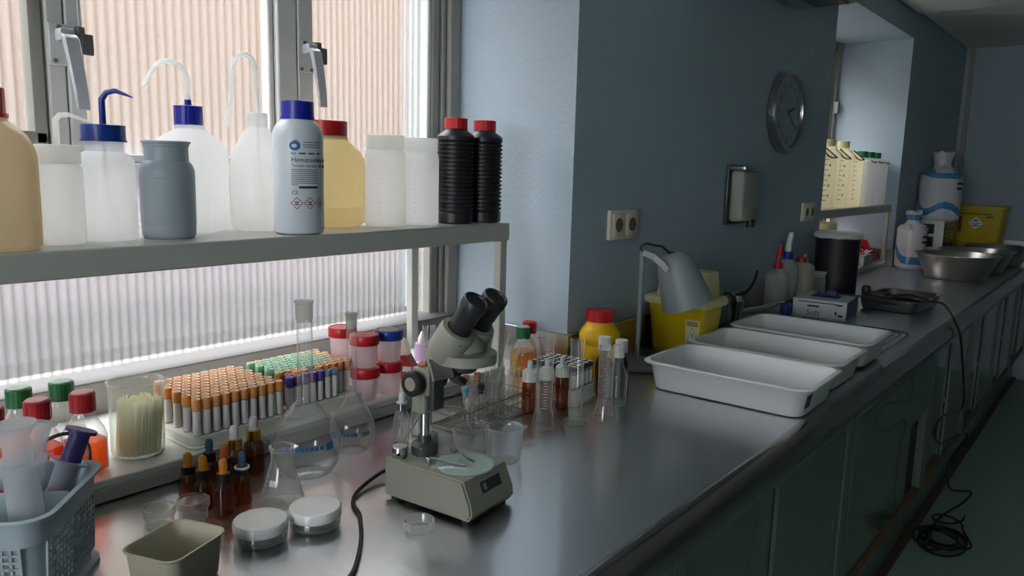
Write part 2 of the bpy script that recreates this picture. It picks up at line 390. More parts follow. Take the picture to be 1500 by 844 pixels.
window('window_2', 3.535, 4.91, [(4.02, 4.10, 'sash')], 2.2, [(4.07, 1.65, 1)])
# hinge leaf on the far window's frame
obj('hinge', B(-1.5, -1.47, 4.855, 4.885, 1.79, 1.86, bev=.004), 'frame_paint', bpy.data.objects['window_2'])
# outside: a facade across the yard, its pale base, the ground
fa = bmesh.new(); box(fa, -7.2, -7.0, -40, 60, 1.5, 4.4); struct('exterior_facade', fa, 'facade')
struct('exterior_facade_base', B(-7.2, -6.9, -40, 60, -.2, 1.5), 'facade_white')
struct('exterior_glow_cover', B(-1.80, -1.572, -.7, 5.0, .9905, .996), 'glow_cover')  # dark cover added outside to kill the bright glow low in the panes
struct('exterior_band', B(-6.9, -6.85, -40, 60, -.1, .35), 'yard')
struct('exterior_yard', B(-7.2, -1.751, -40, 60, -.2, -.1), 'yard')
# ------------------------------------------------------------------ worktop, upstands, cabinets
poly = [(-.506, -.6), (-.506, YF-.002), (WX+.001, YF-.002), (WX+.001, 4.909), (-1.489, 4.909), (-1.489, 3.536), (WX+.001, 3.536), (WX+.001, 1.590), (-1.489, 1.590), (-1.489, -.6)]
wk = obj('worktop', prism(poly, .862, .9), 'steel', smooth=False); tag(wk, 'long brushed stainless steel worktop with a rolled front edge along the window wall', 'worktop')
ed = bmesh.new()
prof = [(-.507, .9), (-.502, .903), (-.493, .9052), (-.481, .9035), (-.470, .8975), (-.462, .888), (-.459, .875), (-.462, .861), (-.471, .850), (-.483, .8445), (-.507, .8435)]
a = [ed.verts.new((x, -.6, z)) for x, z in prof]; b = [ed.verts.new((x, YF-.002, z)) for x, z in prof]
ed.faces.new(a[::-1]); ed.faces.new(b)
for i in range(len(prof)): ed.faces.new((a[i], a[(i+1) % len(prof)], b[(i+1) % len(prof)], b[i]))
M['steel_edge'] = mat('polished_rolled_edge', lin(150, 146, 142), .2, 1., noise=.15, scale=8, stretch=(1, .3, 1))
obj('rolled_edge', ed, 'steel_edge', wk, sharp=50)
for bx in ((WX+.0005, WX+.012, 1.5915, 3.53), (WX+.0005, WX+.012, 4.915, YF-.004), (-1.488, WX+.012, 1.579, 1.5905), (-1.488, WX+.012, 4.898, 4.9095), (WX+.013, -.52, YF-.014, YF-.002)):
    obj('upstand', B(*bx, .9005, 1.0, bev=.002, seg=1), 'steel_mid', wk)
lip = bmesh.new()
for o_, r_, z_ in ((0, .004, .901), (.022, .003, .9005)):
    pts = [(x+(-.755), y+2.475, z_) for x, y in rrect(.205-o_, .352-o_, .06-o_)]
    tube(pts+[pts[0]], r_, 6, lip, cap=False)
obj('sink_rim', lip, 'steel_smooth', wk)
us = bmesh.new(); box(us, -1.6, -1.49, -.62, 1.59, .9, .996); box(us, -1.6, -1.49, 3.536, 4.909, .9, .996)
struct('trim_2', us, 'stone')

# base cabinets: carcass, face frame, recessed gloss doors
def cabinet(y0, y1, label, style):
    c = thing('base_cabinet', label, 'cabinet', (-.53, y0, 0), group=None)
    w = y1-y0
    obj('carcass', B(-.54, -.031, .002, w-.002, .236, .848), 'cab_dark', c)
    for n, bx in (('stile', (0, .045, .205, .85)), ('stile', (w-.045, w, .205, .85))): obj(n, B(-.03, 0, bx[0]+.001, bx[1]-.001, bx[2], bx[3], bev=.002, seg=1), 'cab_frame', c)
    obj('top_rail', B(-.03, -.001, .046, w-.046, .76, .85, bev=.002, seg=1), 'cab_frame', c)
    obj('plinth', B(-.12, -.052, .002, w-.002, .0, .2355, bev=.002, seg=1), 'cab_frame', c)
    obj('edge_strip', B(-.028, .004, .046, w-.046, .236, .25, bev=.001, seg=1), 'brown_wood', c)
    if style == 'glossy':
        obj('top_panel', B(-.02, -.002, .046, w-.046, .56, .759), 'cab', c)
        d = obj('door', B(-.022, -.008, .046, w-.27, .252, .558), 'cab', c)
        obj('inner_floor', B(-.4, -.03, .046, w-.046, .2505, .256), 'brown_wood', c)
    else:
        m = w/2
        d = obj('door', B(-.026, -.016, .05, m+.02, .252, .758), 'cab', c)
        e = obj('door', B(-.014, -.005, m-.02, w-.05, .252, .758), 'cab', c)
        for dd, yy in ((d, m-.03), (e, w-.1)):
            obj('finger_pull', cyl(.012, 0, .004, 12, mtx=T(-.007 if dd is e else -.017, yy, .5) @ Ry(PI/2)), 'dark_metal', dd)
    return c
for y0, y1, lb, st in ((-.5, 1.1, 'dark green base cabinet under the microscope', 's'), (1.1, 2.14, 'dark green sliding-door base cabinet under the first white tray', 's'), (2.14, 3.2, 'glossy green base cabinet reflecting the coiled black cable, its lower door half open', 'glossy'),
                       (3.2, 4.03, 'dark green base cabinet behind the hanging black cord', 's'), (4.03, 4.9, 'dark green base cabinet below the nearest steel bowl', 's'), (4.9, 5.7, 'dark green base cabinet second from the far wall', 's'), (5.7, 6.49, 'dark green base cabinet against the far wall', 's')):
    cabinet(y0, y1, lb, st)
# ------------------------------------------------------------------ object materials
M['ldpe'] = milky('translucent_white_plastic', lin(246, 246, 246), .78, .2)
M['white_plastic'] = mat('white_plastic', lin(236, 236, 232), .38, noise=.02)
M['white_lid'] = milky('white_lid_plastic', lin(245, 245, 243), .6, .05)
M['tube_white'] = milky('white_spout_plastic', lin(245, 245, 243), .6, .1)
M['blue_cap'] = mat('blue_cap_plastic', lin(16, 58, 150), .35, noise=.03)
M['blue_deep'] = mat('deep_blue_cap_plastic', lin(18, 32, 160), .35, noise=.03)
M['red_cap'] = mat('red_cap_plastic', lin(196, 24, 36), .36, noise=.03)
M['dark_red_cap'] = mat('dark_red_cap_plastic', lin(170, 24, 36), .4, noise=.03)
M['green_cap'] = mat('green_cap_plastic', lin(20, 104, 58), .4, noise=.03)
M['pale_top'] = mat('sheen_cap_disc', lin(222, 150, 158), .3)
M['pale_green_top'] = mat('pale_green_cap_disc', lin(170, 205, 185), .3)
M['tan'] = milky('tan_canister_plastic', lin(232, 218, 192), .5)
M['tan_liquid'] = milky('amber_liquid_low', lin(200, 150, 70), .5)
M['yellow_liquid'] = milky('straw_yellow_filled_plastic', lin(243, 230, 196), .75, .1)
M['straw'] = milky('straw_tinted_plastic', lin(248, 243, 224), .7, .05)
M['grey_jar'] = mat('grey_blue_plastic', lin(158, 168, 178), .45, noise=.03)
M['white_opaque'] = mat('white_opaque_bottle', lin(214, 220, 228), .35, noise=.02)
M['black_plastic'] = mat('black_plastic', lin(30, 32, 38), .42, noise=.05)
M['rubber'] = mat('black_rubber', lin(22, 22, 24), .5, noise=.1)
M['ink'] = mat('black_print', lin(45, 48, 60), .6)
M['ink_blue'] = mat('blue_print', lin(40, 110, 170), .6)
M['ink_red'] = mat('dark_red_print', lin(120, 50, 60), .6)
M['ink_pale'] = mat('pale_print', lin(235, 235, 235), .5)
M['ink_grey'] = mat('grey_print', lin(140, 140, 135), .6)
M['glass'] = glass('clear_glass')
M['lab_glass'] = glass('lab_glass', (.97, .98, .97), (.75, .78, .78), haze=.10)
M['glass_green'] = glass('faint_green_glass', (.95, .97, .93), (.7, .75, .7), haze=.09)
M['frost'] = milky('ground_glass_frosting', lin(225, 225, 220), .4, .45)
M['amber_glass'] = glass('amber_glass', (.60, .28, .10), (.5, .4, .3), f0=.05, haze=.02)
M['orange_liquid'] = glass('orange_liquid', (.90, .30, .10), (.8, .7, .6), f0=.02, haze=.03)
M['red_liquid'] = glass('red_orange_liquid', (.90, .18, .05), (.8, .6, .5), f0=.02, haze=.03)
M['yellow_oil'] = glass('yellow_liquid', (.93, .72, .22), (.8, .7, .5), f0=.02, haze=.03)
M['pink_liquid'] = glass('pink_liquid', (.92, .5, .42), (.8, .7, .6), f0=.02, haze=.03)
M['water'] = glass('clear_liquid', (.93, .95, .96), (.7, .75, .8), f0=.02, haze=.03)
M['orange_rubber'] = mat('orange_rubber', lin(226, 140, 34), .45, noise=.04)
M['burnt_rubber'] = mat('burnt_orange_rubber', lin(214, 104, 30), .45, noise=.08)
M['blue_rubber'] = mat('slate_blue_rubber', lin(62, 98, 124), .45, noise=.04)
M['white_rubber'] = mat('white_rubber', lin(222, 222, 224), .45, noise=.03)
M['gold'] = mat('gold_collar_metal', lin(205, 160, 70), .25, 1., noise=.04)
M['chrome'] = mat('chrome', lin(205, 205, 205), .12, 1., noise=.02)
M['scope'] = mat('grey_green_enamel', lin(146, 146, 134), .38, noise=.03)
M['scope_dark'] = mat('charcoal_enamel', lin(62, 64, 64), .4, noise=.05)
M['frosted_plate'] = mat('frosted_stage_plate', lin(164, 184, 180), .18, noise=.03)
M['orange_tube_cap'] = mat('orange_tube_cap', lin(222, 148, 76), .5, noise=.04)
M['mint_cap'] = mat('mint_tube_cap', lin(140, 200, 166), .5, noise=.04)
M['purple_cap'] = mat('purple_tube_cap', lin(92, 62, 142), .5, noise=.04)
M['sky_cap'] = mat('light_blue_tube_cap', lin(110, 160, 182), .5, noise=.04)
M['cap_rim'] = mat('pale_cap_rim', lin(240, 214, 184), .5)
M['cap_rim_mint'] = mat('pale_mint_cap_rim', lin(196, 228, 208), .5)
M['cap_rim_purple'] = mat('pale_purple_cap_rim', lin(170, 150, 205), .5)
M['tube_body'] = milky('clear_tube_plastic', lin(222, 220, 222), .4, .55)
M['tube_dark'] = milky('dark_filled_tube', lin(120, 112, 120), .3, .25)
M['tube_label'] = mat('tube_paper_label', lin(225, 222, 222), .6)
M['foam'] = mat('white_foam_rack', lin(222, 222, 214), .8, noise=.05, scale=80, bump=.3, bscale=300)
M['cup'] = milky('specimen_cup_plastic', lin(244, 234, 237), .62, .26)
M['basket'] = mat('pale_blue_grey_plastic', lin(176, 190, 198), .5, noise=.04)
M['syringe'] = milky('syringe_barrel', lin(236, 238, 240), .4, .6)
M['purple_plastic'] = milky('purple_plunger', lin(78, 62, 132), .2, .08)
M['cream_tub'] = mat('greige_moulded_tub', lin(176, 168, 148), .6, noise=.06, scale=40)
M['yellow_plastic'] = mat('yellow_plastic', lin(236, 186, 16), .42, noise=.03)
M['bin_yellow'] = mat('sharps_bin_yellow', lin(214, 184, 24), .45, noise=.03)
M['bin_lid'] = mat('cream_bin_lid', lin(222, 214, 160), .45, noise=.03)
M['wire'] = mat('rusty_chrome_wire', lin(160, 146, 134), .38, .8, noise=.2, scale=60)
M['cork'] = mat('cork', lin(168, 104, 66), .8, noise=.25, scale=200)
M['wood'] = mat('wooden_stick', lin(170, 140, 104), .7, noise=.15, scale=60)
# ------------------------------------------------------------------ riser and bottle shelf (one welded unit per window)
def shelf_unit(name, label, x0, x1, y0, y1, zt, posts):
    s = thing(name, label, 'shelf', (0, 0, 0))
    ri = B(x0, x1, y0, y1, .924, .937, bev=.002, seg=1)
    obj('riser_top', ri, 'sheet_lit', s); obj('riser_front', B(x1-.012, x1, y0, y1, .901, .925, bev=.002, seg=1), 'sheet', s)
    obj('riser_side', B(x0, x1-.012, y1-.012, y1, .901, .925), 'sheet', s)
    obj('shelf_board', B(x0, x1-.011, y0, y1-.001, zt-.012, zt, bev=.002, seg=1), 'sheet', s)
    obj('shelf_fascia', B(x1-.01, x1+.003, y0, y1, zt-.04, zt+.001, bev=.002, seg=1), 'sheet', s)
    for (px, py, d) in posts:
        p = B(px-.011, px+.011, py-.012, py+.012, .937, zt-.012 if d == 'b' else zt-.0405, bev=.002, seg=1); obj('post', p, 'sheet', s)
    return s
shelf_unit('bottle_shelf', 'grey metal shelf over a low riser, carrying plastic bottles at the ribbed window', -1.486, -1.163, -.5, 1.415, 1.288, [(-1.176, 1.401, 'f'), (-1.468, 1.39, 'b'), (-1.176, -.4, 'f'), (-1.468, -.4, 'b')])
shelf_unit('bottle_shelf', 'far metal shelf over a riser, carrying jerrycans in the bright second window recess', -1.486, -1.13, 3.56, 4.885, 1.262, [(-1.143, 4.871, 'f'), (-1.468, 4.86, 'b'), (-1.143, 3.6, 'f')])
SZ = 1.2885; RZ = .9375
def ridges(r, z0, z1, n, d=.0006, seg=48):
    """a cap wall with fine vertical grip ridges"""
    bm = bmesh.new(); a = []; b = []
    for i in range(seg):
        rr = r-(d if i % 2 else 0); c, s = math.cos(2*PI*i/seg), math.sin(2*PI*i/seg)
        a.append(bm.verts.new((rr*c, rr*s, z0))); b.append(bm.verts.new((rr*c, rr*s, z1)))
    for i in range(seg): j = (i+1) % seg; bm.faces.new((a[i], a[j], b[j], b[i]))
    bm.faces.new(a[::-1]); t = bm.verts.new((0, 0, z1+.0005))
    top = [bm.verts.new((v.co.x*.93, v.co.y*.93, z1+.0008)) for v in b]
    for i in range(seg): j = (i+1) % seg; bm.faces.new((b[i], b[j], top[j], top[i])); bm.faces.new((top[i], top[j], t))
    return bm
def cap(parent, m, r, z0, z1, name='cap', seg=48): return obj(name, ridges(r, z0, z1, 0, d=r*.02, seg=seg), m, parent, sharp=20)
def vol_marks(parent, r, zs, a0, w, m='ink_grey', long=2):
    """graduation strokes wrapped round a cylinder of radius r, starting at arc angle a0"""
    pl = []
    for i, z in enumerate(zs):
        l = w if i % long == 0 else w*.55
        pl += strips(a0*r, a0*r+l, z, z+.0006, 2)
    return obj('graduation', flat(pl, wrap=r), m, parent)
# ---- the twelve bottles on the near shelf
t = thing('jerrycan', 'tan plastic canister with a red screw cap at the left photo edge', 'canister', (-1.240, .368, SZ), 0.)
obj('body', loft([(.050, .050, .028, 0), (.0555, .0555, .031, .006), (.056, .056, .031, .035), (.0555, .0555, .031, .0365), (.056, .056, .031, .038), (.056, .056, .031, .128), (.0554, .0554, .031, .1325), (.054, .054, .033, .142), (.048, .048, .033, .158), (.038, .038, .030, .170), (.030, .030, .027, .176), (.0285, .0285, .0275, .183)], n=7), 'tan', t)
obj('cap_flange', cyl(.0315, .181, .187, 32), 'red_cap', t); cap(t, 'red_cap', .0285, .187, .221)
t = thing('spout_jar', 'clear graduated jar with a white lid and short bent white spout, beside the tan canister', 'bottle', (-1.260, .468, SZ))
obj('body', lathe([(0, .001), (.030, 0), (.0325, .004), (.0325, .108), (.031, .114), (.0285, .118), (.0285, .122)], 40), 'ldpe', t); obj('lid', ridges(.0308, .120, .147, 0, .0004), 'white_lid', t)
d = Vector((.74, .67, 0))
obj('spout', tube([(0, 0, .147), (0, 0, .17), (0, 0, .184), (d.x*.006, d.y*.006, .191), (d.x*.02, d.y*.02, .192), (d.x*.052, d.y*.052, .181)], [.0045, .0045, .0045, .004, .0035, .0012], 10), 'tube_white', t)
vol_marks(t, .0327, [.02+.008*i for i in range(11)], -.1, .006)
t = thing('wash_bottle', 'wash bottle with a wide royal-blue cap and bent blue spout', 'bottle', (-1.287, .547, SZ))
obj('body', lathe([(0, .001), (.040, 0), (.0437, .004), (.044, .118), (.042, .128), (.035, .136), (.0286, .140), (.0275, .157)], 44), 'ldpe', t)
obj('cap_rim', cyl(.0338, .1555, .158, 40), 'blue_cap', t); obj('cap', ridges(.0322, .158, .181, 0, .0003), 'blue_cap', t)
obj('spout', tube([(0, 0, .18), (0, 0, .205), (0, 0, .221), (d.x*.008, d.y*.008, .232), (d.x*.022, d.y*.022, .235), (d.x*.048, d.y*.048, .2255)], [.0052, .0052, .005, .0048, .004, .0012], 10), 'blue_cap', t)
obj('dip_tube', tube([(0, 0, .155), (.004, .0, .09), (.018, .01, .012)], .0022, 8), 'tube_white', t)
t = thing('grey_jar', 'squat grey-blue plastic jar with a flared grey lid', 'jar', (-1.274, .641, SZ))
obj('body', lathe([(0, .001), (.040, 0), (0.0423, .004), (0.0432, .022), (0.0430, .0228), (0.0435, .024), (0.0437, .098), (0.0433, .0985), (0.0437, .0998), (0.0435, .112), (0.0400, .122), (0.0349, .128), (0.0346, .137)], 44), 'grey_jar', t)
obj('lid', lathe([(0, .135), (0.0346, .135), (0.0346, .151), (0.0358, .152), (0.0358, .1555), (0.0383, .1565), (0.0383, .160), (0.0353, .161), (0, .161)], 44), 'grey_jar', t)
t = thing('wash_bottle', 'broad-shouldered wash bottle with a dark-blue cap and long curved clear tube', 'bottle', (-1.365, .731, SZ), .6)
obj('body', loft([(.05, .05, .03, .001), (.0575, .0575, .03, .006), (.058, .058, .03, .14), (.055, .055, .032, .155), (.044, .044, .032, .171), (.031, .031, .029, .181), (.0245, .0245, .024, .186), (.0245, .0245, .024, .193)], n=7), 'ldpe', t)
cap(t, 'blue_deep', .0248, .193, .2265); obj('cap_nipple', lathe([(.008, .226), (.006, .232), (.006, .238)], 12), 'blue_deep', t)
def arch(R, zc, z0, h, dz, dirv, r, seg=9, tip=None):
    pts = [(0, 0, z0), (0, 0, (z0+zc)/2), (0, 0, zc)]
    for i in range(1, 9): a = PI*i/9*.94; pts.append((dirv.x*R*(1-math.cos(a)), dirv.y*R*(1-math.cos(a)), zc+h*math.sin(a)))
    pts.append((dirv.x*(2*R+dz[0]), dirv.y*(2*R+dz[0]), zc+dz[1]))
    return tube(pts, r, 10)
dl = Vector((-.776, -.63, 0)); rzm = Rz(-.6); dl2 = (rzm @ dl)
obj('spout', arch(.034, .272, .236, .034, (.014, -.012), dl2, [.0052, .0036]), 'tube_white', t)
t = thing('wash_bottle', 'cone-shouldered clear wash bottle with a white neck and tall hairpin tube', 'bottle', (-1.326, .8475, SZ))
obj('body', lathe([(0, .001), (.046, 0), (.0515, .005), (.0525, .012), (.0525, .122), (.050, .136), (.043, .153), (.034, .172), (.024, .187), (.0195, .195)], 48), 'ldpe', t); obj('neck_cap', ridges(.0195, .195, .2205, 0, .0004), 'white_lid', t)
obj('spout', arch(.023, .295, .22, .035, (.012, -.10), dl, [.0052, .0036]), 'tube_white', t)
obj('dip_tube', tube([(0, 0, .2), (.002, .002, .1), (.014, .004, .01)], .0022, 8), 'tube_white', t)
# printed reagent bottle
t = thing('reagent_bottle', 'white printed stain bottle with a ribbed blue cap, hazard diamonds and black text', 'bottle', (-1.212, .858, SZ), .98)
obj('body', lathe([(0, .001), (.038, 0), (.0435, .003), (.0455, .009), (.0455, .176), (.0445, .186), (.040, .196), (.034, .203), (.030, .206), (.0295, .21)], 48), 'white_opaque', t)
obj('cap', ridges(.0295, .2075, .24, 0, .0008, 40), 'blue_deep', t); obj('cap_band', cyl(.0305, .2075, .213, 40), 'blue_deep', t)
R7 = .0455
obj('lettering', text_mesh('Hematoxilina Harris', .0118, R7, 'LEFT'), 'ink', t, loc=(0, 0, .1315), rot=(0, 0, -.3))
obj('lettering', text_mesh('Tinción nuclear del citoplasma', .0078, R7, 'LEFT'), 'ink', t, loc=(0, 0, .1225), rot=(0, 0, -.3))
obj('lettering', text_mesh('REF', .0058, R7, 'LEFT'), 'ink', t, loc=(0, 0, .1445), rot=(0, 0, -.3))
obj('lettering', text_mesh('CE', .0095, R7, 'LEFT'), 'ink', t, loc=(0, 0, .0740), rot=(0, 0, -.3))
x0 = -.3*R7; pl = []
for i in range(9): pl += strips(x0, x0+(.050 if i < 8 else .012), .1175-i*.0034, .1185-i*.0034, 10)
pl += strips(x0+.013, x0+.05, .0845, .0885, 8)
for a_, b_ in ((.014, .026), (.031, .043), (.047, .056)): pl += strips(x0+a_, x0+b_, .1455, .1480, 3)
for i in range(3): pl += strips(x0+.021, x0+.055, .1660-.0042*i, .1671-.0042*i, 8)
obj('small_print', flat(pl, wrap=R7), 'ink', t)
pl = []
for k in range(3):
    cx, cz, h = x0+.009+.0236*k, .058, .0112
    for (ax, az), (bx, bz) in (((0, h), (h, 0)), ((h, 0), (0, -h)), ((0, -h), (-h, 0)), ((-h, 0), (0, h))): pl.append([(cx+ax, cz+az), (cx+bx, cz+bz), (cx+bx*.86, cz+bz*.86), (cx+ax*.86, cz+az*.86)])
    pl += [bar(cx-.004, cx+.004, cz+.0005, cz+.0028), bar(cx-.0035, cx+.0035, cz-.0035, cz-.001)]
obj('hazard_diamond', flat(pl, wrap=R7), 'ink_red', t)
pl = []; n = 20
cx, cz = x0+.007, .160
for i in range(n):
    a, b2 = 2*PI*i/n, 2*PI*(i+1)/n; w0 = .45+.3*math.sin(a/2); w1 = .45+.3*math.sin(b2/2)
    pl.append([(cx+.0098*math.cos(a), cz+.0085*math.sin(a)), (cx+.0098*math.cos(b2), cz+.0085*math.sin(b2)), (cx+.0098*w1*math.cos(b2)*.8, cz+.0085*w1*math.sin(b2)*.6), (cx+.0098*w0*math.cos(a)*.8, cz+.0085*w0*math.sin(a)*.6)])
pl.append([(cx-.005, cz+.0092), (cx+.003, cz+.0108), (cx+.0105, cz+.004), (cx+.003, cz+.0088)])
obj('logo', flat(pl, wrap=R7), 'ink_blue', t)
t = thing('storage_jar', 'wide jar of straw-yellow liquid with a red screw lid', 'jar', (-1.326, 1.010, SZ), .3)
obj('body', loft([(.058, .058, .04, .001), (.068, .068, .046, .008), (.069, .069, .046, .04), (.0684, .0684, .046, .0415), (.069, .069, .046, .043), (.069, .069, .046, .128), (.0684, .0684, .046, .1295), (.0688, .0688, .046, .138), (.062, .062, .046, .156), (.049, .049, .045, .171), (.042, .042, .0415, .178), (.0405, .0405, .04, .187)], n=8), 'yellow_liquid', t)
obj('neck_ring', cyl(.0435, .1795, .184, 40), 'straw', t); obj('lid', ridges(.0418, .187, .2165, 0, .0005), 'red_cap', t)
for (x, y, r, h, lb) in ((-1.272, 1.122, .0438, .158, 'white-lidded translucent jar beside the yellow jar'), (-1.258, 1.212, .0422, .156, 'white-lidded translucent jar beside the black bellows bottles')):
    t = thing('storage_jar', lb, 'jar', (x, y, SZ))
    obj('body', lathe([(0, .001), (r*.92, 0), (r, .004), (r, h-.012), (r*.97, h-.003), (r*.9, h+.004), (r*.88, h+.008)], 44), 'ldpe', t); obj('lid', ridges(r*.93, h+.006, h+.034, 0, .0004), 'white_lid', t)
    vol_marks(t, r+.0002, [.03+.01*i for i in range(9)], .5, .005)
for (x, y, lb) in ((-1.240, 1.308, 'black ribbed bellows bottle with a red cap, nearer of the pair'), (-1.231, 1.398, 'black ribbed bellows bottle with a red cap at the shelf end')):
    t = thing('bellows_bottle', lb, 'bottle', (x, y, SZ))
    pr = [(0, .001), (.040, 0), (.0425, .003), (.0425, .024), (.0395, .027)]
    for i in range(17): z = .029+i*.0093; pr += [(.039, z), (.0435, z+.0025), (.0435, z+.0058), (.039, z+.008)]
    pr += [(.040, .188), (.0435, .190), (.0435, .1985), (.040, .203), (.028, .211), (.026, .214), (.0255, .219)]
    obj('body', lathe(pr, 40), 'black_plastic', t, sharp=30); cap(t, 'red_cap', .0265, .216, .239, seg=36)
# ------------------------------------------------------------------ riser: reagent bottles, rod beaker, tube racks, cups
CT = CZ; CZ = .9004
def reagent(x, y, capm, topm, liq, level, label, rz=.12):
    t = thing('reagent_bottle', label, 'bottle', (x, y, RZ), rz)
    r = .0275
    obj('body', loft([(r*.8, r*.8, r*.5, .001), (r*.98, r*.98, r*.62, .004), (r, r, r*.62, .012), (r, r, r*.62, .058), (r*.93, r*.93, r*.7, .070), (r*.72, r*.72, r*.68, .082), (.0158, .0158, .0157, .089), (.0148, .0148, .0147, .099)], n=6, cap1=False), 'glass', t)
    obj('liquid', loft([(r*.78, r*.78, r*.5, .003), (r*.94, r*.94, r*.6, .006), (r*.95, r*.95, r*.6, .012), (r*.95, r*.95, r*.6, level)], n=6), liq, t)
    c = cap(t, capm, .0182, .098, .1255, seg=44)
    obj('cap_disc', cyl(.0155, .1262, .1285, 28, bev=.001), topm, c)
for (x, y, cm, tm, lq, lv, lb) in (
    (-1.216, .464, 'dark_red_cap', 'pale_top', 'orange_liquid', .052, 'red-capped glass bottle of orange liquid, right end of the front row on the riser'),
    (-1.222, .404, 'dark_red_cap', 'pale_top', 'red_liquid', .056, 'red-capped glass bottle of red-orange liquid, middle of the front row on the riser'),
    (-1.228, .345, 'dark_red_cap', 'pale_top', 'red_liquid', .056, 'red-capped glass bottle behind the leaning clear syringe'),
    (-1.300, .466, 'green_cap', 'pale_green_top', 'water', .05, 'green-capped glass bottle, right end of the back row on the riser'),
    (-1.308, .408, 'green_cap', 'pale_green_top', 'orange_liquid', .05, 'green-capped glass bottle in the middle of the back row on the riser'),
    (-1.315, .349, 'green_cap', 'pale_green_top', 'water', .05, 'green-capped glass bottle at the left photo edge')):
    reagent(x, y, cm, tm, lq, lv, lb)
def beaker_bm(r, h, spout=0., t=.0014, flare=.003, seg=40):
    """single-wall beaker with a rolled rim pulled out into a pouring lip"""
    pr = [(0, .0012), (r*.86, .001), (r*.96, .004), (r, .010), (r, h-.008), (r+flare*.5, h-.003), (r+flare, h), (r+flare*.7, h+.001), (r-.0005, h-.002)]
    bm = lathe(pr, seg)
    if spout:
        for v in bm.verts:
            if v.co.z > h-.014:
                a = math.atan2(v.co.y, v.co.x); d = abs((a+PI) % (2*PI)-PI)
                k = max(0, 1-d/.42)**1.3*(max(0, (v.co.z-(h-.014))/.014))
                rr = math.hypot(v.co.x, v.co.y); f = (rr+spout*k)/rr if rr else 1
                v.co.x *= f; v.co.y *= f; v.co.z -= spout*.18*k
    return bm
t = thing('rod_beaker', 'glass beaker packed with slender glass rods, standing on the riser', 'beaker', (-1.236, .553, RZ), .75)
obj('body', beaker_bm(.0408, .124, .012), 'glass_green', t)
M['rod'] = milky('pale_green_rod_glass', lin(254, 253, 240), .5, .25, rough=.15)
rod_me = new_mesh(tube([(0, 0, 0), (0, 0, .087)], .0017, 6), 'glass_rod'); rod_me.materials.append(M['rod'])
rng = random.Random(3); rod0 = None
for k in range(150):
    rr = .0365*math.sqrt((k+.5)/150); a = k*2.39996
    x, y = rr*math.cos(a), rr*math.sin(a)
    o = rod0.copy() if rod0 else bpy.data.objects.new('glass_rod', rod_me); rod0 = rod0 or o; C.objects.link(o)
    o.location = (-1.236+x*.93+.0, .553+y*.93, RZ+.004+rng.random()*.002); o.rotation_euler = (-.06+rng.uniform(-.02, .02), .05+rng.uniform(-.02, .02), rng.random())
    o.scale = (1, 1, .94+.09*rng.random())
    tag(o, 'thin pale glass rod standing in the bundle inside the beaker', 'rod', 'glass rods bundled in the beaker on the riser')
# --- evacuated tubes in two foam racks
def tube_proto(name, capm, rimm, h, rcap, hcap, label, group, dark=False):
    t = thing(name, label, 'test tube', (0, 0, 0), 0, group)
    obj('tube', lathe([(0, 0), (.004, .0008), (.0062, .004), (.0066, .008), (.0066, h-hcap*.6)], 12), 'tube_dark' if dark else 'tube_body', t)
    bm = bmesh.new(); n = 14; a = []
    for i in range(10): an = -2.2+4.4*i/9*.8; a.append((bm.verts.new((.0068*math.cos(an), .0068*math.sin(an), .014)), bm.verts.new((.0068*math.cos(an), .0068*math.sin(an), h-hcap-.001))))
    for p, q in zip(a, a[1:]): bm.faces.new((p[0], q[0], q[1], p[1]))
    obj('paper_label', bm, 'tube_label', t)
    c = obj('cap', lathe([(rcap*.85, h-hcap), (rcap, h-hcap+.001), (rcap, h-.0012), (rcap*.93, h-.0003)], 18), capm, t)
    obj('cap_rim', lathe([(rcap*.93, h-.0003), (rcap*.85, h), (rcap*.62, h-.0004), (rcap*.58, h-.002), (rcap*.56, h-.0085), (0, h-.0095)], 18), rimm, c)
    return t
HT = .076
g_or = 'orange-capped tubes filling the nearer foam rack'
P = {'or': tube_proto('sample_tube', 'orange_tube_cap', 'cap_rim', HT, .0079, .019, 'orange-capped sample tube standing in the nearer white foam rack', g_or),
     'mint': tube_proto('sample_tube', 'mint_cap', 'cap_rim_mint', HT, .0079, .019, 'mint-green-capped sample tube standing in the farther foam rack', 'mint-capped tubes in the farther foam rack'),
     'or2': tube_proto('sample_tube', 'orange_tube_cap', 'cap_rim', HT, .0079, .019, 'orange-capped sample tube standing in the farther foam rack', 'orange-capped tubes in the farther foam rack'),
     'pur': tube_proto('sample_tube', 'purple_cap', 'cap_rim_purple', HT-.004, .0079, .019, 'purple-capped sample tube in the front row of the farther foam rack', 'purple-capped tubes in the farther foam rack', True),
     'sky': tube_proto('sample_tube', 'sky_cap', 'cap_rim_purple', HT-.006, .0075, .012, 'light-blue-capped sample tube in the front row of the farther foam rack', 'light-blue-capped tubes in the farther foam rack')}
used = set()
NTH = ('nearest', 'second nearest', 'third nearest', 'fourth nearest', 'fifth nearest')
def put(kind, x, y, rz, label=None):
    if kind not in used:
        used.add(kind); o = P[kind]; o.location = (x, y, RZ+.009); o.rotation_euler = (0, 0, rz)
    else: o = dup(P[kind], (x, y, RZ+.009), rz)
    if label: o['label'] = label
def foam_rack(label, x0, x1, y0, y1, h=.021):
    t = thing('foam_rack', label, 'rack', ((x0+x1)/2, (y0+y1)/2, RZ))
    hx, hy = (x1-x0)/2, (y1-y0)/2
    obj('tray', loft([(hx, hy, .018, 0), (hx, hy, .018, .004), (hx-.002, hy-.002, .018, .0045), (hx-.003, hy-.003, .018, h-.002), (hx-.005, hy-.005, .018, h)]), 'foam', t)
    lug = bmesh.new()
    return t
foam_rack('white foam tube rack full of orange-capped tubes, beside the rod beaker', -1.351, -1.176, .614, .806)
rng = random.Random(5)
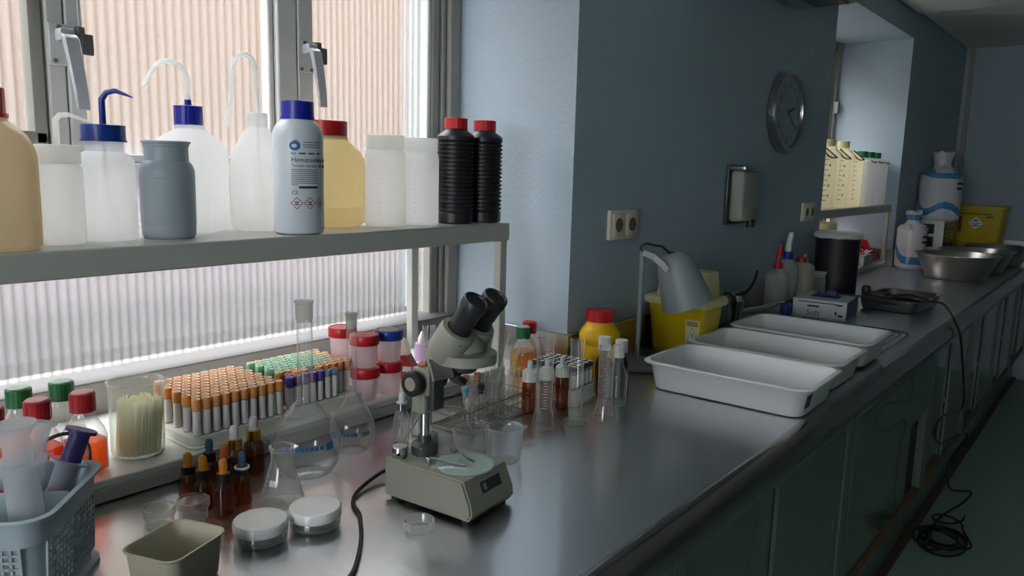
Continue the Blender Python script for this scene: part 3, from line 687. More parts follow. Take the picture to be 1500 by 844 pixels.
for i in range(10):
    for j in range(10):
        x = -1.188-i*.0164; y = .6305+j*.0177+(.0088 if i % 2 else 0)
        if i % 2 and j == 9: continue
        put('or', x, y, rng.uniform(-.8, .8))
foam_rack('white foam tube rack with mint, orange and purple caps, behind the tall glass flask', -1.352, -1.187, .815, 1.003)
for i in range(9):
    for j in range(10):
        x = -1.205-i*.0164; y = .8255+j*.0172+(.0086 if i % 2 else 0)
        if i % 2 and j == 9: continue
        if i == 0: kind = 'pur' if j < 5 else ('sky' if j < 7 else None)
        elif i == 1: kind = 'pur' if j in (0, 3) else 'or2'
        elif i == 2: kind = 'or2' if j != 4 else 'mint'
        else: kind = 'or2' if (j > 7 or (i > 7 and j % 3 == 1)) else 'mint'
        lb = None
        if kind == 'pur': lb = 'purple-capped tube in the '+('front' if i == 0 else 'second')+' row of the farther foam rack, '+(NTH[j] if i == 0 else ('beside the orange rack' if j == 0 else 'among the orange caps'))
        if kind == 'sky': lb = 'light-blue-capped tube in the front row of the farther foam rack, '+('next to a purple one' if j == 5 else 'last of the row')
        if kind: put(kind, x, y, rng.uniform(-.8, .8), lb)
# --- specimen cups, two high
def cup_proto(lidm, label):
    t = thing('specimen_cup', label, 'cup')
    obj('body', lathe([(0, .001), (.022, 0), (.0238, .002), (.0275, .049), (.0272, .0495)], 40), 'cup', t)
    obj('lid', lathe([(.0298, .047), (.0304, .048), (.0304, .0655), (.0295, .0672), (.0265, .0676), (.0255, .0668), (.0085, .0668), (.006, .0672), (.002, .0672), (0, .0655)], 44), lidm, t)
    return t
cups = [(-1.203, 1.006, 0, 'red-lidded specimen cup, lower one of the front stack on the riser'), (-1.203, 1.006, 1, 'red-lidded specimen cup, upper one of the front stack on the riser'),
        (-1.206, 1.073, 0, 'red-lidded specimen cup under the blue-lidded cup'), (-1.294, 1.022, 0, 'red-lidded specimen cup, lower one of the stack behind the smaller flask'),
        (-1.294, 1.022, 1, 'red-lidded specimen cup, upper one of the stack behind the smaller flask')]
c0 = cup_proto('red_cap', cups[0][3])
for k, (x, y, lv, lb) in enumerate(cups):
    o = c0 if k == 0 else dup(c0, (x, y, 0), 0, lb)
    o.location = (x-.004*lv, y+.002*lv, RZ+lv*.0683)
b = cup_proto('blue_cap', 'blue-lidded specimen cup with a hollow needle well, on top of a red-lidded cup'); b.location = (-1.208, 1.076, RZ+.0683)
obj('needle_well', lathe([(0, .012), (.002, .013), (.004, .035), (.0075, .044), (.0085, .060), (.012, .0665)], 20), 'blue_cap', b)
obj('lid_sticker', cyl(.021, .067, .0684, 32), 'white_lid', b)
# --- drop bottle, tape, loose tubes at the back of the riser
t = thing('drop_bottle', 'small milky drop bottle with a cone nozzle and needle behind the microscope', 'bottle', (-1.352, 1.314, RZ))
M['lilac'] = milky('lilac_filled_plastic', lin(222, 202, 228), .55)
obj('body', lathe([(0, .001), (.0175, 0), (.019, .003), (.019, .036), (.017, .043), (.010, .047)], 30), 'lilac', t)
obj('nozzle', lathe([(.0105, .046), (.0105, .056), (.009, .058), (.0035, .071), (.0012, .073)], 24), 'white_plastic', t); obj('needle', tube([(0, 0, .072), (0, 0, .09)], .0007, 6), 'chrome', t)
t = thing('tape_dispenser', 'red tape dispenser with a white roll, behind the stacked cups', 'tape dispenser', (-1.285, 1.165, RZ), .45)
obj('base', prism([(-.055, 0), (.06, 0), (.062, .02), (.045, .03), (.03, .055), (.0, .05), (-.03, .066), (-.055, .062)], -.018, .018, mtx=Rx(PI/2)), 'red_cap', t)
obj('tape_roll', lathe([(.018, -.011), (.033, -.011), (.033, .011), (.018, .011), (.018, -.011)], 36, mtx=T(.0, 0, .062) @ Rx(PI/2)), 'white_lid', t)
obj('label_strip', B(.02, .045, -.0185, -.018, .018, .03), 'ink_pale', t)
tt = thing('glass_tube', 'plain open glass tube, nearest of the few standing behind the microscope head', 'test tube', (-1.40, 1.372, RZ))
obj('glass_wall', lathe([(0, 0), (.005, .002), (.0072, .008), (.0072, .068), (.0085, .070)], 18), 'glass', tt)
for (x, y, lb) in ((-1.397, 1.396, 'plain open glass tube, second of the few behind the microscope head'), (-1.40, 1.424, 'plain open glass tube, farthest of the few behind the microscope head')): dup(tt, (x, y, RZ if y < 1.41 else CZ), 0, lb)
# ------------------------------------------------------------------ worktop, near end
a_ = Vector((.73, -.68, 0)).normalized(); yaw = math.atan2(a_.y, a_.x)
bk = thing('carry_basket', 'pale blue-grey perforated plastic basket with a divider, at the near left corner', 'basket', (-1.01+.5*.178*a_.x+.5*.208*(-.68), .405+.5*.178*a_.y-.5*.208*.73+.004, CZ), yaw)
HX, HY, HB = .089, .102, .126
def grid_wall(bm, fn, w, z0, z1, nu, nv, th):
    """perforated wall: vertical and horizontal bars leave real square holes"""
    def quadbox(u0, u1, a, b2):
        ps = [fn(u, d, z) for u in (u0, u1) for d in (0, th) for z in (a, b2)]
        vs = [bm.verts.new(p) for p in ps]
        for f in ((0, 1, 3, 2), (4, 6, 7, 5), (0, 4, 5, 1), (2, 3, 7, 6), (0, 2, 6, 4), (1, 5, 7, 3)): bm.faces.new([vs[i] for i in f])
    for i in range(nu+1): u = -w/2+w*i/nu; quadbox(u-.0016, u+.0016, z0, z1)
    for j in range(nv+1): z = z0+(z1-z0)*j/nv; quadbox(-w/2, w/2, z-.0013, z+.0013)
for nm, fn, w, nu in (('perforated_side', lambda u, d, z: (HX-.004-d-(.9-z/HB)*.006, u, z), .150, 16), ('perforated_side', lambda u, d, z: (-HX+.004+d+(.9-z/HB)*.006, u, z), .150, 16),
                      ('perforated_side', lambda u, d, z: (u, -HY+.004+d+(.9-z/HB)*.006, z), .128, 14), ('perforated_side', lambda u, d, z: (u, HY-.004-d-(.9-z/HB)*.006, z), .128, 14)):
    g = bmesh.new(); grid_wall(g, fn, w, .02, .094, nu, 9, .0022); obj(nm, g, 'basket', bk, sharp=20)
sk = loft([(HX-.002, HY-.002, .03, 0), (HX-.002, HY-.002, .03, .006), (HX-.010, HY-.010, .028, .0065), (HX-.010, HY-.010, .028, .019)], cap0=True, cap1=False, n=6); obj('foot', sk, 'basket', bk)
up_ = loft([(HX-.0042, HY-.0042, .028, .094), (HX-.002, HY-.002, .03, HB-.004), (HX+.004, HY+.004, .034, HB-.003), (HX+.005, HY+.005, .034, HB+.001), (HX-.001, HY-.001, .03, HB+.002), (HX-.005, HY-.005, .028, HB-.003), (HX-.0072, HY-.0072, .026, .094)], cap0=False, cap1=False, n=6); obj('rim_band', up_, 'basket', bk)
cn = bmesh.new()
for sx in (-1, 1):
    for sy in (-1, 1):
        pts = [(sx*(HX-.036+.028*math.cos(q)), sy*(HY-.036+.028*math.sin(q))) for q in [PI/2*i/5 for i in range(6)]]
        v0 = [cn.verts.new((x, y, .018)) for x, y in pts]; v1 = [cn.verts.new((x, y, .096)) for x, y in pts]
        for i in range(5): cn.faces.new((v0[i], v0[i+1], v1[i+1], v1[i]))
obj('corner', cn, 'basket', bk)['kind'] = 'stuff'
obj('divider', B(-.0015, .0015, -HY+.008, HY-.008, .02, HB-.002, bev=.0008, seg=1), 'basket', bk)
hp = [(-HX*.2+0, HY*.7, HB-.02), (-HX*.2, HY*.66, HB+.008), (-HX*.15, HY*.40, HB+.04), (0, .0, HB+.052), (.0, -HY*.5, HB+.04), (0, -HY*.8, HB)]
bl = Matrix.Translation(bk.location) @ Rz(yaw)
def syringe(name, label, p0, p1, r, bm_, pm, flange=.0):
    d = Vector(p1)-Vector(p0); L = d.length; q = d.to_track_quat('Z', 'Y').to_euler()
    t = thing(name, label, 'syringe', p0, rot=q)
    obj('barrel', lathe([(.002, 0), (.0025, .01), (r*.6, .013), (r, .018), (r, L*.74), (r*1.55, L*.745), (r*1.55, L*.765), (r*.94, L*.765)], 28, sy=1), bm_, t)
    pl = lathe([(0, .02), (r*.85, .021), (r*.85, L*.5), (r*.8, L*.97), (r*1.25, L*.975), (r*1.25, L), (0, L)], 28); obj('plunger', pl, pm, t)
    vol_marks(t, r+.0002, [L*.2+L*.05*i for i in range(10)], .6, .006)
    return t
def bw(x, y, z): return tuple(bl @ Vector((x, y, z)))
syringe('syringe', 'large clear syringe leaning out of the basket at the left', (-.950, .300, .930), (-.950, .289, 1.1215), .0180, 'syringe', 'syringe')
syringe('syringe', 'purple-plunger syringe leaning in the basket', (-.995, .312, .925), (-.995, .377, 1.082), .0148, 'syringe', 'purple_plastic')
syringe('syringe', 'upright cloudy syringe behind the purple one in the basket', (-1.034, .300, .930), (-1.040, .350, 1.088), .0125, 'syringe', 'syringe')
hd = obj('handle', tube([tuple(bl.inverted() @ Vector(p)) for p in ((-1.062, .318, 1.015), (-1.066, .338, 1.044), (-1.066, .364, 1.055), (-1.064, .388, 1.056), (-1.055, .405, 1.040), (-1.046, .403, 1.01))], .0026, 8, smooth=5), 'scope_dark', bk)
# moulded tub
tb = thing('moulded_tub', 'greige flared rectangular tub near the bottom edge of the photo', 'tub', (-.872, .4285, CZ), math.atan2(.025, .07))
obj('body', loft([(.033, .040, .012, .0005), (.035, .042, .014, .003), (.0395, .0465, .016, .052), (.0425, .0495, .018, .0545), (.0425, .0495, .018, .0565), (.040, .047, .016, .0565), (.0375, .0445, .015, .053), (.033, .040, .013, .006), (.030, .037, .012, .003)], n=7), 'cream_tub', tb)
# clear pots
for (x, y, full, lb) in ((-1.030, .484, 0, 'small clear screw pot behind the greige tub, nearer the basket'), (-1.018, .529, 1, 'small clear screw pot behind the greige tub, beside the amber bottles')):
    t = thing('screw_pot', lb, 'pot', (x, y, CZ))
    obj('pot_wall', lathe([(0, .002), (.0195, .001), (.0205, .003), (.0205, .020), (.0218, .021), (.0218, .0235)], 36), 'lab_glass', t)
    obj('lid', lathe([(.0228, .0195), (.0232, .021), (.0232, .030), (.0215, .0315), (.0195, .0305), (.0185, .029), (0, .029)], 36), 'lab_glass', t)
for (x, y, rz_, lb) in ((-.893, .560, .2, 'white-lidded clear ointment pot, nearer the greige tub'), (-.872, .636, 1.1, 'white-lidded clear ointment pot, nearer the power cable')):
    t = thing('ointment_pot', lb, 'pot', (x, y, CZ), rz_)
    obj('pot_wall', lathe([(0, .0015), (.032, .0005), (.0355, .003), (.0362, .012), (.035, .0155), (.033, .0175)], 44), 'lab_glass', t); obj('pot_inside', lathe([(0, .004), (.030, .004), (.031, .007), (.031, .013)], 40), 'lab_glass', t)
    obj('lid', lathe([(.0368, .0155), (.0373, .0165), (.0373, .0275), (.0355, .030), (.031, .0308), (0, .0308)], 48), mat('glossy_white_lid', lin(240, 240, 240), .14, noise=.01), t)
# amber dropper bottles
def dropper(x, y, r, hs, bulbm, collarm, hb, label, tall=1., ring=False):
    """hs: body height to the shoulder; hb: overall height"""
    t = thing('dropper_bottle', label, 'bottle', (x, y, CZ)); k = r/.0145
    obj('body', lathe([(0, .0015), (r*.85, .0005), (r, .003), (r, hs-.007), (r*.96, hs-.003), (r*.80, hs+.001), (r*.62, hs+.005), (r*.60, hs+.010)], 32), 'amber_glass', t)
    hc = hb-.021*tall
    obj('collar', ridges(r*.70, hs+.006, hc-.002, 0, .0004, 36), collarm, t)
    if ring: obj('collar_ring', cyl(r*.86, hc-.006, hc-.002, 32, bev=.001), 'ink_pale', t)
    obj('bulb', lathe([(r*.46, hc-.003), (r*.46, hc+.001), (r*.40, hc+.003), (r*.44, hc+.006), (r*.43, hb-.006), (r*.34, hb-.0018), (r*.16, hb), (0, hb+.0002)], 24), bulbm, t)
    obj('pipette', tube([(0, 0, .008), (0, 0, hs)], [.0018, .003], 8), 'glass', t)
dropper(-1.092, .562, .0148, .034, 'orange_rubber', 'rubber', .0735, 'amber dropper bottle with an orange bulb, leftmost of the cluster on the worktop')
dropper(-1.038, .557, .0143, .042, 'orange_rubber', 'rubber', .084, 'amber dropper bottle with an orange bulb, middle of the three in front')
dropper(-1.002, .569, .0143, .044, 'orange_rubber', 'rubber', .0855, 'amber dropper bottle with an orange bulb, nearest to the ointment pots')
dropper(-1.014, .607, .0132, .042, 'blue_rubber', 'rubber', .0825, 'amber dropper bottle with a slate-blue bulb and white collar ring', ring=True)
dropper(-1.098, .601, .0138, .042, 'blue_rubber', 'rubber', .0835, 'amber dropper bottle with a slate-blue bulb at the back of the cluster')
dropper(-1.063, .607, .0138, .042, 'burnt_rubber', 'rubber', .082, 'amber dropper bottle with a burnt-orange bulb, between two rows of the cluster')
dropper(-1.098, .645, .0165, .050, 'white_rubber', 'gold', .0945, 'amber dropper bottle with a white bulb and gold collar, left of the two')
dropper(-1.107, .686, .0170, .052, 'white_rubber', 'gold', .0975, 'amber dropper bottle with a white bulb and gold collar, right of the two')
# volumetric flasks
def vflask(name, label, x, y, rb, zb, prof, rj, rn, zj, zt, rz=0.):
    t = thing(name, label, 'flask', (x, y, CZ), rz)
    obj('bulb', lathe(prof+[(rn, zj)], 56), 'glass', t)
    obj('ground_joint', lathe([(rn, zj-.001), (rj, zj+.003), (rj*1.03, zt-.003), (rj*1.16, zt-.001), (rj*1.16, zt+.002), (rj*1.0, zt+.002)], 36), 'frost', t)
    return t
pr = [(0, .006), (.026, .002), (.036, .0), (.042, .003), (.052, .018), (.0575, .036), (.0592, .052), (.057, .066), (.050, .082), (.040, .098), (.028, .112), (.019, .122), (.0142, .130), (.0128, .138)]
t = vflask('volumetric_flask', 'large long-necked volumetric flask with blue print, on the worktop behind the conical flask', -1.042, .744, .0592, .052, pr, .0138, .0125, .262, .2935, .75)
obj('print_marks', flat([q for i in range(9) for q in strips(-.036+.008*i, -.0305+.008*i, .0575, .0645, 2)], wrap=.0580), 'ink_blue', t, rot=(0, 0, .1))['kind'] = 'stuff'; obj('print_block', flat(strips(.045, .058, .0545, .067, 4), wrap=.0582), 'ink_blue', t)
pr = [(0, .005), (.018, .002), (.026, 0), (.031, .003), (.037, .014), (.0405, .028), (.0415, .040), (.040, .052), (.035, .066), (.027, .080), (.018, .094), (.0115, .102), (.0088, .110)]
t = vflask('volumetric_flask', 'smaller long-necked volumetric flask marked 500, between the large flask and the microscope', -1.070, .864, .0415, .04, pr, .0098, .0086, .228, .2535, .75)
obj('lettering', text_mesh('500', .0105, .0412), 'ink', t, loc=(0, 0, .037), rot=(0, 0, .78)); obj('print_marks', flat([q for i in range(5) for q in strips(-.016+.0065*i, -.0115+.0065*i, .0385, .0440, 2)], wrap=.0416), 'ink_blue', t)['kind'] = 'stuff'; obj('print_block', flat(strips(-.036, -.026, .0325, .044, 3), wrap=.0416), 'ink_blue', t)
t = thing('conical_flask', 'small conical flask with a beaded rim, in front of the amber bottles', 'flask', (-.968, .646, CZ), .7)
obj('body', lathe([(0, .004), (.028, .001), (.0318, .002), (.0335, .006), (.0318, .014), (.0175, .062), (.0158, .068), (.0158, .086), (.0182, .0885), (.0184, .0925), (.0165, .094), (.0150, .090)], 48), 'lab_glass', t)
R = lambda z: .0335-(z-.006)*.0158/.056
pl = [[(x*math.sin(u)*R(z)/1, -x*math.cos(u)*R(z)) for x in (1,)] for u in (0,) for z in (0,)]
g = bmesh.new()
for i in range(6):
    z = .014+.007*i; rr = R(z)+.0004; u0, u1 = -1.0, -.72
    vs = [g.verts.new((rr*math.sin(u), -rr*math.cos(u), z+dz)) for u, dz in ((u0, 0), (u1, 0), (u1, .0007), (u0, .0007))]; g.faces.new(vs)
obj('graduation', g, 'ink_pale', t)
g = bmesh.new(); z0, z1 = .036, .045; vs = [g.verts.new(((R(z)+.0004)*math.sin(u), -(R(z)+.0004)*math.cos(u), z)) for u, z in ((-.55, z0), (-.05, z0), (-.05, z1), (-.55, z1))]; g.faces.new(vs); obj('marking_spot', g, 'ink_pale', t)
t = thing('watch_dish', 'small round clear glass dish alone on the worktop beside the microscope base', 'dish', (-.746, .722, CZ))
obj('body', lathe([(0, .002), (.018, .001), (.0212, .003), (.0218, .008), (.0222, .0185), (.0212, .0192), (.0203, .018), (.0200, .008), (.018, .0055), (0, .005)], 40), 'lab_glass', t)
# ------------------------------------------------------------------ stereo microscope
OX, OY, ZS = -.7593, .8298, .967
ms = thing('microscope', 'grey stereo microscope with black eyepieces and an illuminated-stage base, centre of the worktop', 'microscope', (OX, OY, CZ), math.radians(5))
H = ZS-CZ
bm = bmesh.new()
side = [(-.115, .006), (.050, .006), (.057, .016), (.055, .030), (.040, H-.002), (.036, H), (-.113, H), (-.115, H-.002)]
L = [bm.verts.new((x, -.0555, z)) for x, z in side]; Rr = [bm.verts.new((x, .0555, z)) for x, z in side]
bm.faces.new(L); bm.faces.new(Rr[::-1])
for i in range(len(side)): bm.faces.new((L[i], L[(i+1) % len(side)], Rr[(i+1) % len(side)], Rr[i]))
bmesh.ops.recalc_face_normals(bm, faces=bm.faces[:])
bmesh.ops.bevel(bm, geom=[e for e in bm.edges if abs(e.verts[0].co.y) == abs(e.verts[1].co.y) and e.verts[0].co.y == e.verts[1].co.y], offset=.003, segments=2, affect='EDGES')
base = obj('base', bm, 'scope', ms)
for x in (-.10, .04):
    for y in (-.043, .043): obj('foot', cyl(.008, 0, .007, 14, mtx=T(x, y, 0)), 'rubber', ms)
nz = (Vector((.040, 0, H-.002))-Vector((.055, 0, .030))); ang = math.atan2(nz.x, nz.z)
nm = obj('name_plate', B(-.0006, .0012, -.024, .024, -.0085, .0085), 'ink', ms, loc=(.0478, .004, .047), rot=(0, ang, 0)); 
obj('emblem', B(.0012, .0016, -.019, -.012, -.005, .005), 'ink_grey', nm)
st = obj('stage_plate', cyl(.045, H-.003, H+.0012, 56, bev=.0006), 'frosted_plate', ms, loc=(0, 0, 0)); obj('stage_ring', lathe([(.045, H+.0005), (.0475, H+.0005), (.0475, H+.001), (.045, H+.0014)], 56), 'glass_green', ms)
obj('slide', B(-.012, .014, -.016, .016, H+.0015, H+.0026), 'glass_green', ms, rot=(0, 0, .35))
for sy in (-1, 1):
    k = obj('clip_post', cyl(.0055, H, H+.010, 16, mtx=T(-.045, .030*sy, 0), bev=.001), 'chrome', ms)
    obj('stage_clip', tube([(-.045, .030*sy, H+.0085), (-.03, .0255*sy, H+.008), (-.012, .017*sy, H+.004), (.012, .010*sy, H+.0036)], .0022, 6), 'chrome', ms)
    kb = obj('base_knob', lathe([(0, H), (.0118, H), (.0118, H+.002), (.0125, H+.003), (.0125, H+.016), (.0115, H+.0175), (0, H+.0175)], 32, mtx=T(-.099, .037*sy, 0)), 'chrome', ms); obj('set_screw', cyl(.002, 0, .002, 8, mtx=T(-.091, .037*sy-.0105, H+.008) @ Rx(PI/2)), 'rubber', kb)
XP = -.080
obj('collar', lathe([(0, H), (.0215, H), (.0215, H+.014), (.019, H+.017), (.011, H+.019), (.0105, H+.030), (0, H+.03)], 40, mtx=T(XP, 0, 0)), 'scope_dark', ms)
obj('column', cyl(.0078, H+.02, H+.115, 28, mtx=T(XP, 0, 0)), 'chrome', ms)
cr = B(XP-.014, XP+.013, -.016, .020, H+.068, H+.142, bev=.003); obj('focus_carriage', cr, 'scope', ms)
obj('rack_block', B(XP+.013, XP+.026, -.010, .016, H+.075, H+.125, bev=.002), 'scope_dark', ms)
obj('slide_rail', B(XP+.013, XP+.022, -.017, -.006, H+.10, H+.166, bev=.0015), 'scope', ms)
for sy in (-1, 1):
    fk = obj('focus_knob', lathe([(0, 0), (.018, 0), (.020, .002), (.020, .012), (.018, .014), (.012, .0145), (.011, .0125), (0, .0125)], 36, mtx=T(XP, sy*.020+(.0 if sy > 0 else -.002), H+.121-.001) @ Rx(PI/2*-sy)), 'rubber', ms); obj('knob_face', cyl(.0108, .0125, .0142, 28, mtx=T(XP, sy*.020+(.0 if sy > 0 else -.002), H+.120) @ Rx(PI/2*-sy)), 'scope', fk)
obj('axle', tube([(XP, -.02, H+.12), (XP, .02, H+.12)], .005, 12), 'chrome', ms)
obj('thumb_screw', lathe([(0, 0), (.008, 0), (.0085, .004), (.005, .006), (0, .006)], 20, mtx=T(XP-.002, -.003, H+.1425)), 'chrome', ms)
# arm ring carrying the pod, lamp housing under it
def tear(n=20):
    pts = [(XP+.013, -.016), (XP+.013, .016)]
    return [(XP+.012, .017)]+[(.002+.045*math.cos(a), .045*math.sin(a)) for a in [PI*.72-2*PI*.72*i/n for i in range(n+1)]]+[(XP+.012, -.017)]
obj('arm', prism(tear(), H+.163, H+.178), 'scope', ms, sharp=30)
wedge = bmesh.new()
p = [(XP+.010, H+.177), (-.005, H+.177), (-.012, H+.21), (-.045, H+.205)]
a = [wedge.verts.new((x, -.017, z)) for x, z in p]; b = [wedge.verts.new((x, .017, z)) for x, z in p]; wedge.faces.new(a); wedge.faces.new(b[::-1])
for i in range(4): wedge.faces.new((a[i], a[(i+1) % 4], b[(i+1) % 4], b[i]))
obj('arm_web', wedge, 'scope', ms)
lh = obj('lamp_housing', B(-.02, .02, -.013, .013, -.014, .014, bev=.003), 'scope_dark', ms, loc=(-.031, -.006, H+.147), rot=(0, -.3, 0)); obj('housing_cover', B(-.024, -.0195, -.0135, .0135, -.0145, .0145, bev=.001, seg=1), 'scope', lh); obj('cover_spring', cyl(.0045, -.02, -.008, 12, mtx=T(-.02, -.011, .014) @ Ry(PI/2)), 'cork', lh)
obj('objective', lathe([(0, H+.146), (.012, H+.146), (.016, H+.149), (.018, H+.154), (.018, H+.163), (0, H+.163)], 32, mtx=T(.0, 0, 0)), 'scope_dark', ms)
obj('lower_knob', lathe([(0, 0), (.013, 0), (.014, .002), (.014, .009), (0, .010)], 24, mtx=T(-.035, .024, H+.118) @ Rx(-.6)), 'rubber', ms)
tilt = math.radians(56)                                     # tubes rise toward the sitter
axd = Vector((math.cos(tilt), 0, math.sin(tilt)))
for sy in (-1, 1):
    M4 = T(-.020, sy*.024, H+.180) @ Ry(PI/2-tilt)
    obj('prism_housing', lathe([(0, -.014), (.020, -.014), (.027, -.004), (.0285, .012), (.0280, .040), (.0265, .044), (.019, .045)], 40, mtx=M4), 'scope', ms)
    e = obj('eyepiece', lathe([(.0172, .040), (.0172, .062), (.0182, .064), (.0182, .082), (.0192, .084), (.0200, .088), (.0200, .099), (.0188, .101), (.0165, .101), (.0155, .0985), (0, .097)], 36, mtx=M4), 'black_plastic', ms)
    for q in (.6, 2.6, 4.6): obj('clamp_screw', cyl(.0016, .0255, .0295, 8, mtx=M4 @ T(0, 0, .036) @ Rz(q*sy) @ Ry(PI/2)), 'chrome', ms)
obj('pod', lathe([(0, 0), (.030, 0), (.033, .004), (.031, .012), (.024, .026), (0, .03)], 40, mtx=T(-.004, 0, H+.178)), 'scope', ms)
cb = tube([(-.985, .872, CZ+.03), (-.975, .856, CZ+.022), (-.955, .800, CZ+.004), (-.8876, .7173, CZ+.0035), (-.850, .698, CZ+.0035), (-.8254, .6806, CZ+.0035), (-.7844, .6478, CZ+.0035), (-.7384, .6017, CZ+.0035), (-.7171, .5733, CZ+.0035), (-.69, .52, CZ+.0035)], .0032, 8, smooth=6)
# the cable leaves the back of the base and runs off the bottom of the photo
bpy.data.meshes
tag(obj('power_cable', tube([(-.878, .838, CZ+.018), (-.905, .842, CZ+.020), (-.928, .815, CZ+.012), (-.915, .755, CZ+.005), (-.8876, .7173, CZ+.0035), (-.850, .698, CZ+.0035), (-.8254, .6806, CZ+.0035), (-.7844, .6478, CZ+.0035), (-.7384, .6017, CZ+.0035), (-.7171, .5733, CZ+.0035), (-.69, .52, CZ+.0035)], .0032, 8, smooth=6), 'rubber'), 'black power cable curving from the microscope base to the bottom photo edge', 'cable'); cb.free()
# ------------------------------------------------------------------ worktop, middle: wire rack, glassware
M['purple_dark'] = mat('dark_purple_cap', lin(52, 38, 58), .5)
rk = thing('wire_rack', 'rusty wire basket rack holding test tubes behind the microscope', 'rack', (-1.014, 1.160, CZ), math.radians(4))
ax, ay = .052, .101
def wire(name, pts, r=.0014): return obj(name, tube(pts, r, 6), 'wire', rk)
for z, r in ((.0025, .0017), (.030, .0013), (.049, .0017)): wire('rim_wire', [(x, y, z) for x, y in rrect(ax, ay, .006, 3)+[rrect(ax, ay, .006, 3)[0]]], r)
for x, y in ((ax, ay), (-ax, ay), (-ax, -ay), (ax, -ay), (ax, 0), (-ax, 0)): wire('upright_wire', [(x, y, .001), (x, y, .050)], .0015)
gr = bmesh.new()
for z in (.0035, .040):
    for i in range(-4, 5): tube([(ax*i/4.6, -ay, z), (ax*i/4.6, ay, z)], .0008, 4, gr)
    for i in range(-9, 10): tube([(-ax, ay*i/9.8, z), (ax, ay*i/9.8, z)], .0008, 4, gr)
obj('wire_grid', gr, 'wire', rk)['kind'] = 'stuff'
rm = Matrix.Translation(rk.location) @ Rz(math.radians(4))
def tt_(label, u, v, L, r, tip=(0, 0), top=None, rim=True):
    p = rm @ Vector((u, v, .0045)); d = Vector((tip[0], tip[1], 1)).normalized()
    t = thing('test_tube', label, 'test tube', p, rot=d.to_track_quat('Z', 'Y').to_euler())
    pr = [(0, 0), (r*.7, r*.3), (r, r), (r, L-.002)]+([(r*1.18, L-.001), (r*1.18, L+.0005), (r*.9, L)] if rim else [(r*.92, L)])
    obj('glass_wall', lathe(pr, 16), 'lab_glass', t)
    if top: obj('stopper', lathe([(0, L-.008), (r*.82, L-.008), (r*.95, L), (r*1.15, L+.002), (r*1.15, L+.012), (r*.9, L+.0135), (0, L+.0135)] if top != 'cork' else [(0, L-.008), (r*.78, L-.008), (r*1.12, L+.010), (0, L+.010)], 18), top, t)
tt_('test tube with a cork, left of the two corked ones in the wire rack', -.004, -.048, .088, .0062, (.02, -.04), 'cork')
tt_('test tube with a cork, right of the two corked ones in the wire rack', .002, -.020, .088, .0062, (.0, .0), 'cork')
tt_('test tube with a dark purple cap in the wire rack', .022, -.034, .070, .0064, (.02, -.02), 'purple_dark')
tt_('test tube with a pale blue stopper leaning left in the wire rack', .026, -.066, .082, .0060, (.06, -.34), 'sky_cap')
k = 0
for (u, v, L, tp, lb) in ((.034, -.075, .085, (.08, -.22), 'open test tube leaning left at the front corner of the wire rack'), (.014, -.055, .086, (.03, -.26), 'open test tube leaning left beside the blue-stoppered one'),
                          (.030, .002, .085, (.0, .02), 'open test tube standing near the middle of the wire rack, front row'), (.028, .030, .088, (.02, .0), 'open test tube in the front row right of the middle one'), (.030, .058, .092, (.0, .03), 'open test tube third from the right end of the front row'),
                          (.028, .082, .094, (.02, .0), 'open test tube at the right end of the wire rack'), (-.012, .034, .105, (.0, .0), 'tall open test tube in the back row of the wire rack'), (-.02, .062, .108, (-.02, .02), 'tall open test tube at the back right of the wire rack'), (-.03, .005, .1, (-.05, .0), 'open test tube at the back middle of the wire rack')):
    tt_(lb, u, v, L, .0066, tp)
def rod_between(name, label, cat, p0, p1, r, m):
    d = Vector(p1)-Vector(p0); o = obj(name, tube([(0, 0, 0), (0, 0, d.length)], r, 8), m); o.location = p0; o.rotation_euler = d.to_track_quat('Z', 'Y').to_euler(); return tag(o, label, cat)
rod_between('glass_pipette', 'long glass rod leaning right out of the wire rack, lower one', 'rod', (-1.0, 1.175, .905), (-1.005, 1.285, 1.052), .0026, 'lab_glass')
rod_between('glass_pipette', 'long glass rod leaning right out of the wire rack, steeper one', 'rod', (-1.03, 1.205, .905), (-1.03, 1.265, 1.060), .0028, 'lab_glass')
rod_between('wooden_stick', 'wooden stick slanting behind the microscope column', 'stick', (-.995, .905, .9025), (-1.003, .972, .957), .0019, 'wood')
# clear dropper bottles behind the microscope base
for (x, y, bm_, cm, lb) in ((-1.036, .955, 'white_rubber', 'chrome', 'clear dropper bottle with a white bulb and chrome collar beside the microscope column'), (-1.040, 1.003, 'rubber', 'rubber', 'clear dropper bottle with a black top, behind the microscope column')):
    t = thing('dropper_bottle', lb, 'bottle', (x, y, CZ))
    obj('body', lathe([(0, .002), (.013, .0005), (.0152, .003), (.0152, .048), (.013, .055), (.0088, .060), (.0085, .064)], 30), 'lab_glass', t); obj('liquid', lathe([(0, .003), (.0138, .004), (.0138, .034), (0, .034)], 24), 'water', t)
    obj('collar', cyl(.0088, .0615, .0765, 28, bev=.0008), cm, t); obj('collar_rim', cyl(.0105, .0755, .0775, 28), 'white_plastic' if cm == 'chrome' else cm, t)
    obj('bulb', lathe([(.006, .0775), (.0062, .082), (.0060, .092), (.0045, .0965), (0, .0978)], 20), bm_, t); obj('pipette', tube([(0, 0, .008), (0, 0, .065)], [.0016, .0026], 8), 'lab_glass', t)
